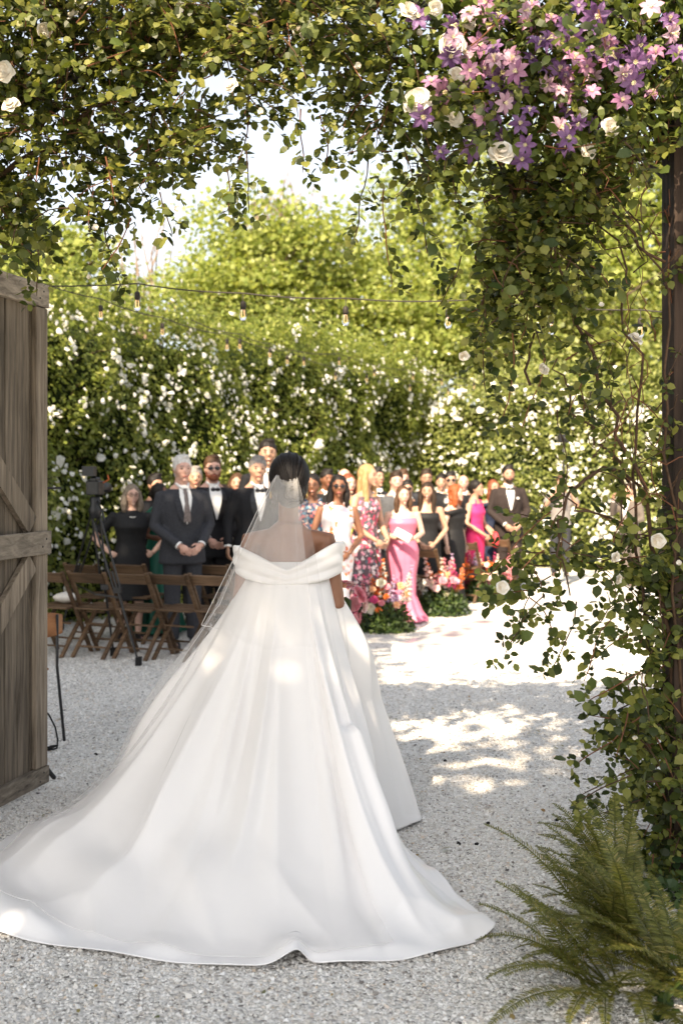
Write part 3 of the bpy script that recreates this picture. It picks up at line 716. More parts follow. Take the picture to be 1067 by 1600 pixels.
for px, py, r_, Y in [(8, 112, .036, 4.7), (70, 47, .026, 4.75), (18, 165, .032, 4.7), (115, 25, .026, 4.8), (128, 2, .026, 4.8), (55, 20, .024, 4.8), (362, 133, .026, 4.7), (468, 52, .026, 4.75), (358, 40, .02, 4.8), (408, 175, .018, 4.7), (275, 330, .02, 4.8),
                      (653, 160, .052, 4.62), (706, 70, .046, 4.65), (637, 18, .036, 4.65), (783, 240, .046, 4.6), (952, 200, .034, 4.6), (708, 186, .034, 4.65), (680, 12, .026, 4.65), (730, 35, .03, 4.7), (712, 118, .028, 4.65), (908, 176, .022, 4.62), (652, 52, .02, 4.7), (918, 236, .03, 4.7), (560, 105, .02, 4.7),
                      (725, 556, .026, 4.8), (850, 576, .028, 4.75), (992, 530, .036, 4.75), (938, 478, .02, 4.8), (1028, 845, .034, 4.75), (785, 918, .030, 4.7), (960, 870, .026, 4.7), (990, 1150, .02, 4.7), (968, 1310, .028, 4.7), (1060, 880, .02, 4.7), (150, 358, .02, 4.8), (250, 378, .02, 4.8), (140, 433, .018, 4.8), (965, 905, .024, 4.7)]:
    p = W(px, py, Y); o = link('rose', rose_me[int(px) % 3] if r_ > .021 else bud_me, vine, p - Vector(VO)); o.scale = (r_ * (1.3 if py < 400 else 1.0),) * 3; face_cam(o, p)

# clematis on the right of the arch
cl = empty('clematis', (1.35, 4.8, 0)); tag(cl, 'purple and mauve clematis in full bloom at the top of the arch', 'clematis'); CO = Vector((1.35, 4.8, 0))
def star(name, mt, k):
    mb = MB(); ctr = MB()
    for i in range(k):
        a = 6.283 * i / k; ca, sa = math.cos(a), math.sin(a); V = []
        for (x, w, z) in ((.10, .06, .02), (.42, .24, .10), (.72, .22, .12), (1.0, .02, .02)):
            for s_ in (-1, 0, 1):
                y = s_ * w; zz_ = z - (.05 if s_ == 0 else 0); V.append((x * ca - y * sa, x * sa + y * ca, zz_))
        mb.add(V, [(r * 3 + c, r * 3 + c + 1, r * 3 + c + 4, r * 3 + c + 3) for r in range(3) for c in range(2)])
    return mb.mesh(name, mt)
stars = [star('flower', M['clem1'], 6), star('flower', M['clem2'], 6), star('flower', M['clem3'], 7), star('flower', M['clem2'], 7), star('flower', M['clem1'], 7)]
mb = MB()
for i in range(9): mb.tube([(0, 0, .02), (.10 * math.cos(i * .7), .10 * math.sin(i * .7), .2), (.18 * math.cos(i * .7), .18 * math.sin(i * .7), .24)], .02, 4)
mb.ell((0, 0, .08), (.08, .08, .10), 6, 4); stam = mb.mesh('stamens', M['stamen'])
clem_px = [(650, 25), (705, 35), (735, 20), (752, 35), (770, 42), (815, 15), (860, 28), (880, 40), (885, 80), (900, 60), (925, 35), (935, 20), (965, 30), (1000, 20), (1020, 15), (1045, 55), (1055, 90), (950, 65), (820, 35), (785, 30), (905, 8), (830, 5), (760, 5),
           (700, 95), (720, 85), (745, 70), (770, 75), (790, 85), (735, 108), (800, 95), (690, 140), (675, 130), (760, 110), (780, 128), (800, 118), (815, 138), (830, 95), (845, 110), (860, 95), (875, 110), (890, 118), (900, 95), (915, 110), (930, 85), (930, 122), (945, 98), (960, 95), (975, 115), (985, 80), (1000, 70), (1010, 92), (1025, 75), (990, 100), (1012, 150), (968, 158), (950, 66), (770, 138), (795, 150), (812, 110), (870, 140), (880, 150), (850, 135), (925, 140), (985, 130), (905, 150),
           (660, 188), (770, 175), (783, 205), (812, 192), (820, 222), (755, 180), (745, 200), (738, 232), (832, 172), (878, 178), (872, 205), (885, 230), (930, 190), (910, 198), (818, 250), (690, 232), (880, 215), (790, 165), (705, 60), (850, 60), (835, 72), (868, 62), (1040, 35), (775, 95), (728, 142)]
for i, (px, py) in enumerate(clem_px):
    p = W(px + rng.normal(0, 3), py + rng.normal(0, 3), 4.62 + rng.normal(0, .07)); t = (px - 640) / 400
    k = (1 if py > 165 and rng.random() < .7 else (3 if rng.random() < .12 + t * .45 else (2 if rng.random() < .4 else (0 if i % 2 else 4))))
    o = link('flower', stars[k], cl, p - CO); s_ = rng.uniform(.038, .060); o.scale = (s_, s_, s_ * rng.uniform(.6, 3.2)); face_cam(o, p, .5)
    o.rotation_quaternion = o.rotation_quaternion @ Vector((0, 0, 1)).rotation_difference(Vector((0, 0, 1))) @ Matrix.Rotation(rng.uniform(0, 6), 3, 'Z').to_quaternion()
    st = link('stamens', stam, o)
Pn = 2600; q = np.stack([rng.uniform(620, 1080, Pn), rng.uniform(-40, 280, Pn)], 1); keep = q[:, 1] < 250 - np.abs(q[:, 0] - 850) * .2; q = q[keep]
Yc = 4.80 + rng.normal(0, .10, len(q)); P = np.stack([(q[:, 0] - CX) * Yc / F, Yc, CH - (q[:, 1] - HZ) * Yc / F], 1) - np.array(CO)
N = unit(rng.normal(0, .5, (len(P), 3)) + np.array([0, -.6, .7])); D = unit(np.cross(N, randdir(len(P))) + [0, -.1, -.5])
L_ = rng.uniform(.04, .075, len(P)); o = link('foliage', leaves_mesh('foliage', P, D, N, L_, M['leaf_clem'], L_ * .55), cl); tag(o, kind='stuff')
mb = MB()
for k in range(26):
    a = W(rng.uniform(660, 1040), rng.uniform(60, 260), 4.85); woody(mb, [a, a + Vector((rng.normal(0, .1), -.05, .15)), a + Vector((rng.normal(0, .15), 0, .35))], .003, .002, 4)
mb.xform(Matrix.Translation(-CO)).build('stems', M['twig_red'], cl)

# ------------------------------------------------------------------ ferns
def fern(loc, nf, lens, az0, az1, label, seed, el=(.5, 1.25)):
    r_ = np.random.default_rng(seed); root = empty('fern', loc); tag(root, label, 'fern', 'ferns at the foot of the arch')
    for k in range(nf):
        az = az0 + (az1 - az0) * (k + r_.uniform(0, 1)) / nf; e0 = r_.uniform(*el); L_ = r_.uniform(*lens); droop = r_.uniform(.5, 1.3)
        n_ = 30; p = np.array([r_.normal(0, .04), r_.normal(0, .04), .02]); h = np.array([math.cos(az), math.sin(az), 0]); ang = e0; pts = [p.copy()]; dirs = []
        for i in range(n_):
            dv = h * math.cos(ang) + np.array([0, 0, math.sin(ang)]); p = p + dv * L_ / n_; pts.append(p.copy()); dirs.append(dv); ang -= droop / n_ * (.4 + 1.4 * i / n_)
        side = np.array([-h[1], h[0], 0]); Ps, Ds, Ns, Ls = [], [], [], []
        for i in range(5, n_):
            t = i / n_; w = L_ * .125 * min(1, (t - .1) * 6) * (1 - t) ** .55 + .004
            up = np.cross(side, dirs[i]); up = up if up[2] > 0 else -up
            for s_ in (-1, 1):
                for half in (0, .48):
                    Ps.append(pts[i] + (pts[i + 1] - pts[i]) * half); Ds.append(side * s_ + dirs[i] * .35 + up * r_.normal(.12, .1)); Ns.append(up + r_.normal(0, .12, 3)); Ls.append(w * r_.uniform(.85, 1.1))
        Ls = np.array(Ls); V, F_ = leaves_arrays(np.array(Ps), np.array(Ds), np.array(Ns), Ls, np.maximum(.0068, Ls * .115))
        st = MB().tube([tuple(q) for q in pts[::3]], [.0045 * (1 - .75 * i / 12) for i in range(len(pts[::3]))], 4)
        nv = len(V); V = np.vstack([V, np.array(st.v)]); quads = np.array([f for f in st.f if len(f) == 4]) + nv
        fo = link('frond', np_mesh('frond', V, F_ + [quads], False, [M['leaf_fern']]), root)
fern((1.0, 4.08, 0), 30, (.36, .62), 1.2, 4.7, 'large arching fern in front of the right post', 31, (.65, 1.35))
fern((1.10, 4.5, 0), 14, (.40, .55), 1.1, 4.0, 'upright shaded fern close against the rose post', 32, (1.0, 1.4))
fern((.86, 3.74, 0), 20, (.36, .52), 1.9, 5.4, 'low spreading fern at the bottom edge of the picture', 33, (.3, 1.0))
fern((1.10, 3.82, 0), 26, (.34, .52), 1.2, 5.2, 'dense fern in the bottom right corner', 34, (.4, 1.2))
# leafy ground cover under the ferns
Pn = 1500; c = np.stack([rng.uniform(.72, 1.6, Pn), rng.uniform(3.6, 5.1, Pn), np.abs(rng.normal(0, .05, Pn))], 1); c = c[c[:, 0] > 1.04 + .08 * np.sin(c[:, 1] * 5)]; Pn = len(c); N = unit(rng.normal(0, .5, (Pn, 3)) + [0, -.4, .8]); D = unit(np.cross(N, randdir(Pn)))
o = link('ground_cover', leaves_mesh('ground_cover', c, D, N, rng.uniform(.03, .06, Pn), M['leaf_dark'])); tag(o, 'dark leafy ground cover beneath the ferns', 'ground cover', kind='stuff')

# ------------------------------------------------------------------ string lights
mbs = MB(); mbs.tube([(0, 0, 0), (0, 0, -.05)], .003, 5); DROP_ME = mbs.mesh('drop_wire', M['cord_mat'])
mbs = MB(); mbs.loft([(0, 0, -.105, .015, .015), (0, 0, -.095, .019, .019), (0, 0, -.06, .018, .018), (0, 0, -.052, .010, .010)], 10); SOCK_ME = mbs.mesh('socket', M['socket_mat'], True)
mbs = MB(); mbs.loft([(0, 0, -.180, .004, .004), (0, 0, -.176, .013, .013), (0, 0, -.162, .022, .022), (0, 0, -.145, .025, .025), (0, 0, -.125, .019, .019), (0, 0, -.1055, .014, .014)], 12); GLASS_ME = mbs.mesh('glass', M['bulb_glass'], True)
mbs = MB(); mbs.tube([(-.006, 0, -.11), (-.008, 0, -.15), (0, 0, -.158), (.008, 0, -.15), (.006, 0, -.11)], .0012, 4); FIL_ME = mbs.mesh('filament', M['filament_glow'])
def string_lights(label, ctrl, bulbs):
    pts = [W(*c) for c in ctrl]; o0 = pts[0].copy(); root = empty('string_lights', o0); tag(root, label, 'string lights', 'festoon lights over the yard')
    P = []
    for i in range(len(pts) - 1):
        L_ = (pts[i + 1] - pts[i]).length
        for k in range(8):
            t = k / 8; q = pts[i].lerp(pts[i + 1], t); q.z -= .02 * L_ * 4 * t * (1 - t); P.append(q - o0)
    P.append(pts[-1] - o0); MB().tube(P, .0045, 6).build('cord', M['cord_mat'], root, True)
    for bx in bulbs:   # photo column -> nearest cord point
        best = min(range(len(P) - 1), key=lambda i: min(abs((P[i] + o0).x / (P[i] + o0).y * F + CX - bx), 9e9))
        a = P[best]; c0 = (P[best] + o0); c1 = (P[best + 1] + o0); x0 = c0.x / c0.y * F + CX; x1 = c1.x / c1.y * F + CX; t = (bx - x0) / (x1 - x0 + 1e-9); t = max(-1, min(1, t)); q = P[best].lerp(P[best + 1], t)
        b_ = link('bulb', GLASS_ME, root, q); link('drop_wire', DROP_ME, b_); link('socket', SOCK_ME, b_); link('filament', FIL_ME, b_)
string_lights('nearest festoon cord with large clear bulbs across the yard', [(-60, 440, 7.4), (215, 443, 7.4), (380, 458, 7.4), (540, 466, 7.4), (740, 468, 7.4), (1000, 484, 7.4), (1150, 490, 7.4)], [55, 215, 380, 540, 700, 860, 1000])
string_lights('festoon cord slanting down in front of the hedge from the gate', [(60, 440, 9), (158, 467, 9.6), (254, 496, 10.6), (355, 522, 12), (449, 548, 13.8), (573, 580, 17), (760, 600, 21)], [158, 254, 355, 449, 524, 573, 640, 700])
string_lights('farthest festoon cord with small bulbs before the sunlit hedge', [(300, 500, 11), (375, 522, 12.4), (422, 537, 13.4), (530, 552, 16), (645, 578, 19), (870, 602, 20)], [375, 422, 475, 530, 585, 645, 690, 740, 800])

# ------------------------------------------------------------------ chairs
def make_chair():
    root = empty('folding_chair', (0, 0, 0)); tag(root, 'x', 'chair', 'wooden folding chairs')
    cw = M['chair_wood']
    for s_ in (-1, 1):
        mb = MB(); mb.bar((s_ * .195, -.25, .80), (s_ * .195, .21, 0), .022, .038, up=(1, 0, 0)); mb.build('back_leg', cw, root)
        mb = MB(); mb.bar((s_ * .168, .17, .44), (s_ * .168, -.23, 0), .022, .036, up=(1, 0, 0)); mb.build('front_leg', cw, root)
    mb = MB(); mb.box((0, -.237, .742), (.37, .016, .10), Matrix.Rotation(.5, 3, 'X')); mb.build('back_rail', cw, root)
    for k in range(4):
        mb = MB(); mb.box((0, -.13 + k * .097, .452 + .004 * k), (.372, .090, .016)); mb.build('seat_slat', cw, root)
    for (y, z, w) in ((.13, .13, .37), (-.16, .10, .31), (-.06, .30, .31)):
        mb = MB(); mb.tube([(-w / 2, y, z), (w / 2, y, z)], .010, 6); mb.build('stretcher', cw, root)
    return root
chair0 = make_chair(); chair_used = [False]
def copy_tree(o, parent=None):
    c = o.copy(); COL.objects.link(c); c.parent = parent
    for ch in o.children: copy_tree(ch, c)
    return c
def place_chair(x, y, rz, label):
    if not chair_used[0]: o = chair0; chair_used[0] = True
    else: o = copy_tree(chair0)
    o.location = (x, y, 0); o.rotation_euler = (0, 0, rz); o['label'] = label; return o
AZ = -.44       # chairs face up the aisle
def chair_px(px, Y, label, rz=AZ): place_chair((px - CX) * Y / F, Y, rz, label)
for px, Y, lb in [(96, 10.9, 'folding chair at the left end of the back row holding a white bag'), (160, 10.8, 'folding chair in the back row behind the tripod legs'), (224, 10.72, 'folding chair in the back row right of the tripod'), (286, 10.64, 'folding chair in the back row below the grey suited man'), (346, 10.56, 'folding chair in the back row beside the veil edge')]:
    chair_px(px, Y, lb, AZ + rng.normal(0, .05))
for px, Y, lb in [(150, 11.75, 'second row folding chair seen between the tripod legs'), (222, 11.75, 'second row folding chair beside the woman in black'), (350, 11.7, 'second row folding chair left of the veil')]:
    chair_px(px, Y, lb)
for px, Y, lb in [(575, 12.95, 'dark folding chair behind the nearest floor flowers'), (652, 14.3, 'folding chair right behind the woman in pink'), (668, 14.0, 'folding chair between the pink and black gowns'), (730, 15.3, 'folding chair half hidden by the middle floor flowers'), (780, 16.0, 'sunlit folding chair at the groomsman’s knees'), (545, 13.0, 'folding chair below the floral gowns')]:
    chair_px(px, Y, lb)

# ------------------------------------------------------------------ tripod with camera
tp = Vector((-2.21, 10.35, 0)); tri = empty('camera_tripod', tp); tag(tri, 'tall black video tripod with spread legs left of the chairs', 'tripod')
apex = Vector((0, 0, 1.36))
for i, ft in enumerate([G(217, 1040), G(178, 1025), G(96, 985)]):
    f_ = Vector((ft.x, ft.y, .02)) - tp; mb = MB(); sd = (f_ - apex).normalized().cross(Vector((0, 1, 0))).normalized()
    mid = apex.lerp(f_, .52)
    for s_ in (-1, 1): mb.tube([apex + sd * .035 * s_ + Vector((0, 0, -.02)), mid + sd * .028 * s_], .010, 6)
    mb.tube([apex.lerp(f_, .40), f_], [.012, .010], 6); mb.box(mid, (.07, .04, .05))
    lg = mb.build('leg', M['black'], tri)
    mb = MB(); mb.box(f_ + Vector((0, 0, .02)), (.05, .07, .075)); mb.build('foot', M['black_rubber'], lg)
mb = MB()
for i, ft in enumerate([G(217, 1040), G(178, 1025), G(96, 985)]):
    f_ = Vector((ft.x, ft.y, 0)) - tp; mb.bar(Vector((0, 0, .62)), apex.lerp(f_, .56), .014, .014)
mb.build('spreader', M['black'], tri)
mb = MB(); mb.loft([(0, 0, 1.30, .05, .05), (0, 0, 1.38, .06, .06), (0, 0, 1.42, .045, .045), (0, 0, 1.47, .05, .05), (0, 0, 1.50, .04, .04)], 12); mb.build('fluid_head', M['black'], tri, True)
mb = MB(); mb.tube([(.03, -.03, 1.46), (.12, -.25, 1.36), (.15, -.33, 1.30)], [.008, .008, .013], 6); mb.build('pan_handle', M['black'], tri, True)
vc = empty('video_camera', tp + Vector((0, 0, 1.50)), -.3); tag(vc, 'black video camera with hood mounted on the tripod', 'camera')
mb = MB(); mb.box((0, 0, .075), (.13, .12, .13)); mb.box((.0, .0, .15), (.07, .09, .04)); o = mb.build('camera_body', M['black'], vc); o.modifiers.new('b', 'BEVEL').width = .01
mb = MB(); mb.tube([(0, .05, .075), (0, .15, .075), (0, .22, .075)], [.04, .042, .05], 12); mb.build('lens', M['black'], vc, True)
mb = MB(); mb.box((-.03, -.05, .225), (.12, .05, .09)); mb.build('monitor', M['black'], vc)
mb = MB(); mb.tube([(.07, .02, .12), (.12, .03, .15), (.11, .03, .19)], .006, 5); mb.build('cable', plain('cable_orange', (.5, .12, .03), .5), vc, True)

# musician's chair, stand and cable by the gate
mc = empty('stacking_chair', W(52, 985, 7.3), .5); mc.location.z = 0
tag(mc, 'curved brown plywood chair back peeping out behind the gate', 'chair')
mb = MB(); V = []; Fs = []
for i in range(9):
    for j in range(5):
        t = -1 + i / 4; x = .20 * t; y = .04 * t * t; z = .66 + .16 * j / 4 - .02 * (abs(t) ** 4) * (1 if j == 4 else 0) + .02 * (abs(t) ** 4) * (1 if j == 0 else 0)
        V.append((x, y, z))
for i in range(8):
    for j in range(4): k = i * 5 + j; Fs.append((k, k + 5, k + 6, k + 1))
o = MB().add(V, Fs).build('backrest', M['plywood'], mc, True); sd = o.modifiers.new('s', 'SOLIDIFY'); sd.thickness = .012
mb = MB(); mb.box((-.03, .25, .45), (.30, .38, .014)); o = mb.build('seat', M['plywood'], mc); o.modifiers.new('b', 'BEVEL').width = .006
for s_ in (-1, 1):
    MB().tube([(s_ * .16, .02, .80), (s_ * .17, .06, .46), (s_ * .19, -.04, .0)], .010, 6).build('leg', M['black'], mc, True)
    MB().tube([(s_ * .17, .42, .45), (s_ * .19, .47, .0)], .010, 6).build('leg', M['black'], mc, True)
st = G(84, 1222); ss = empty('speaker_stand', st + Vector((-.25, .1, 0))); tag(ss, 'black stand foot poking out at the bottom of the gate', 'stand')
for a in (.0, 2.1, 4.2): MB().tube([(0, 0, .32), (.13 * math.cos(a - .35), .13 * math.sin(a - .35), .16), (.27 * math.cos(a - .35), .27 * math.sin(a - .35), .02)], .014, 6).build('leg', M['black'], ss, True)
MB().tube([(0, 0, .02), (0, 0, 1.2)], .016, 8).build('pole', M['black'], ss, True)
c0 = G(82, 1172); pts = [(-.12, .05, .28), (-.02, 0, .22), (.02, 0, .14), (.03, .02, .06), (.03, .0, .012), (-.01, -.05, .012), (-.05, -.02, .014), (.0, .03, .02), (.035, .0, .03), (-.03, -.06, .012), (-.14, -.02, .012)]
tag(MB().tube(pts, .006, 5).build('power_cable', M['black_rubber'], None, True, loc=c0), 'black cable looping on the gravel behind the gate', 'cable')
b0 = W(104, 948, 10.95); mb = MB(); mb.ell((0, 0, .05), (.13, .09, .055), 14, 8, lambda p: Vector((p.x, p.y, p.z * (1 - .3 * abs(p.x) / .13)))); tag(mb.build('clutch_bag', M['white_bag'], None, True, loc=(b0.x, b0.y, .476)), 'cream soft bag lying on the leftmost folding chair', 'bag')

# ------------------------------------------------------------------ people
SK = {'fair': skinmat('skin_fair', (.58, .385, .30)), 'tan': skinmat('skin_tan', (.45, .275, .19)), 'brown': skinmat('skin_brown', (.20, .095, .055)), 'bride': skinmat('skin_bride', (.25, .125, .075)), 'pink': skinmat('skin_pink', (.58, .36, .285))}
HR = {'black': hairmat('hair_black', (.014, .011, .010)), 'brown': hairmat('hair_brown', (.07, .037, .02)), 'dkbrown': hairmat('hair_dkbrown', (.03, .018, .011)), 'grey': hairmat('hair_grey', (.22, .20, .185)), 'white': hairmat('hair_white', (.58, .56, .53)), 'blonde': hairmat('hair_blonde', (.38, .24, .11)), 'red': hairmat('hair_red', (.28, .075, .025)), 'auburn': hairmat('hair_auburn', (.18, .055, .025)), 'greybrown': hairmat('hair_greybrown', (.20, .16, .12))}
CL = {'tux': plain('wool_black', (.012, .012, .014), .75, .2, .2, 60), 'charcoal': plain('wool_charcoal', (.035, .036, .042), .8, .2, .2, 60), 'grey': plain('wool_grey', (.075, .078, .085), .8, .2, .2, 60), 'brownsuit': plain('wool_taupe', (.12, .10, .085), .8, .2, .2, 60), 'darkbrown': plain('wool_brown', (.03, .022, .02), .8, .2, .2, 60),
      'blackdress': plain('crepe_black', (.012, .012, .013), .7, .25, .2, 30), 'navy': plain('crepe_navy', (.015, .022, .05), .7, .25, .2, 30), 'pink': plain('crepe_pink', (.58, .16, .25), .45, .35, .06, 12), 'hotpink': plain('crepe_hotpink', (.75, .035, .16), .6, .3, .08, 14), 'shirt': plain('cotton_white', (.78, .77, .75), .7, .2), 'polo': plain('cotton_grey', (.22, .20, .19), .8, .2, .1, 20),
      'green': plain('satin_green', (.015, .12, .08), .4, .3), 'red': plain('cotton_red', (.55, .05, .06), .6, .3), 'limegreen': plain('crepe_lime', (.35, .42, .06), .6, .3),
      'floral_pink': floralmat('floral_pink', (.10, .06, .07), [(.75, .14, .25), (.80, .35, .42), (.78, .66, .64), (.62, .05, .12), (.08, .12, .14), (.75, .52, .50)], 22, .52),
      'floral_white': floralmat('floral_white', (.76, .70, .71), [(.78, .20, .06), (.76, .70, .71), (.76, .70, .71), (.80, .42, .35), (.76, .70, .71), (.70, .62, .70)], 19, .45),
      'floral_navy': floralmat('floral_navy', (.02, .04, .09), [(.60, .16, .14), (.10, .25, .35), (.02, .04, .09), (.65, .45, .38)], 26, .5), 'orange': plain('satin_orange', (.75, .36, .10), .5, .3)}
M['lip'] = plain('lip', (.38, .11, .09), .4, .4); M['eye'] = plain('eye', (.02, .014, .010), .2, .5); M['eyewhite'] = plain('eyewhite', (.6, .58, .55), .3, .4); M['tie'] = plain('tie', (.16, .13, .12), .6, .3, .4, 60); M['satin_black'] = plain('satin_black', (.014, .014, .016), .3, .4)
M['teeth'] = plain('teeth', (.75, .72, .66), .3, .4)

def head_shape(p):      # p on unit-ish head ellipsoid, face to -Y; narrows to the chin
    z = p.z / .118; y = p.y
    if z < -.05: k = 1 - .42 * (-z - .05) ** 1.4; p.x *= k
    if z < -.2 and y > 0: p.y *= 1 - .5 * (-z - .2)
    if z < -.3 and y < 0: p.y *= 1 + .10 * (-z - .3)
    if z > .45: p.x *= 1 + .04; 
    if y < -.03 and z > .1: p.y *= .95
    return p

def head_parts(mb, S):
    """skin shapes of the head in head space (centre of skull)"""
    mb.ell((0, 0, 0), (.081 * S, .098 * S, .116 * S), 20, 16, lambda p: head_shape(p / S) * S)
    mb.tube([(0, -.088 * S, .022 * S), (0, -.098 * S, -.004 * S), (0, -.106 * S, -.022 * S)], [.009 * S, .011 * S, .015 * S], 8)
    mb.ell((0, -.084 * S, -.062 * S), (.028 * S, .014 * S, .014 * S), 10, 6); mb.ell((0, -.083 * S, -.100 * S), (.024 * S, .018 * S, .016 * S), 10, 6)
    mb.ell((0, -.083 * S, .036 * S), (.046 * S, .011 * S, .009 * S), 10, 6)
    for s_ in (-1, 1):
        mb.ell((s_ * .079 * S, .012 * S, -.006 * S), (.009 * S, .018 * S, .030 * S), 8, 6); mb.ell((s_ * .044 * S, -.066 * S, -.022 * S), (.022 * S, .014 * S, .020 * S), 8, 6)

def hand(mb, wrist, dirv, palm_n, S, curl=.7):
    """palm, four fingers and a thumb; dirv points along the hand, palm_n out of the palm"""
    d = Vector(dirv).normalized(); nrm = Vector(palm_n); nrm = (nrm - d * nrm.dot(d)).normalized(); x = d.cross(nrm)
    w = Vector(wrist); R = Matrix((x, d, nrm)).transposed().to_4x4(); R.translation = w
    st = len(mb.v)
    mb.ell((0, .045 * S, 0), (.040 * S, .052 * S, .016 * S), 10, 8)
    for k, (fx, L_) in enumerate(((-.030, .062), (-.010, .072), (.011, .068), (.030, .052))):
        p = Vector((fx * S, .082 * S, 0)); pts = [p]; a = .25
        for q in range(3):
            a += curl * .55; p = p + Vector((0, math.cos(a), math.sin(a))) * L_ * S * (.42, .33, .25)[q]; pts.append(p)
        mb.tube(pts, [.0095 * S, .009 * S, .008 * S, .0065 * S], 6)
    mb.tube([(-.030 * S, .020 * S, .004 * S), (-.052 * S, .046 * S, .016 * S), (-.052 * S, .078 * S, .028 * S)], [.012 * S, .010 * S, .0075 * S], 6)
    mb.xform(R, st)

ARMS = {  # elbow, wrist, hand direction, palm normal for the person's right side (x<0 mirrored), fractions of height; face -Y
    'clasp': ((.150, .000, .635), (.055, -.135, .535), (-.75, -.35, -.55), (0, .8, .3)),
    'side': ((.150, .020, .645), (.158, -.020, .500), (.02, -.1, -1), (-1, 0, 0)),
    'hip': ((.235, .045, .655), (.135, -.02, .560), (-.8, -.3, -.4), (-.4, .6, 0)),
    'hold': ((.145, .000, .650), (.050, -.165, .615), (-.75, -.4, -.1), (0, .6, .7)),
    'back': ((.150, .060, .650), (.070, .100, .560), (-.8, .3, -.3), (0, -1, 0)),
    'raise': ((.150, -.08, .70), (.075, -.15, .84), (-.2, -.2, 1), (-1, 0, 0)),
}
def lerp_tab(tab, z):
    if z <= tab[0][0]: return tab[0][1:]
    for a, b_ in zip(tab, tab[1:]):
        if z <= b_[0]:
            t = (z - a[0]) / (b_[0] - a[0]); return [u_ + (v_ - u_) * t for u_, v_ in zip(a[1:], b_[1:])]
    return tab[-1][1:]
TORSO_M = [(.46, .088, .066, .004), (.52, .096, .068, .004), (.60, .090, .064, .0), (.70, .104, .070, .0), (.765, .106, .068, .004), (.800, .098, .056, .008), (.825, .066, .045, .012), (.85, .040, .036, .012)]
TORSO_F = [(.46, .094, .066, .006), (.52, .103, .070, .006), (.57, .092, .062, .0), (.625, .074, .052, .0), (.68, .080, .056, -.002), (.725, .090, .066, -.008), (.765, .088, .056, .0), (.80, .088, .044, .008), (.825, .056, .038, .012), (.845, .034, .034, .012)]

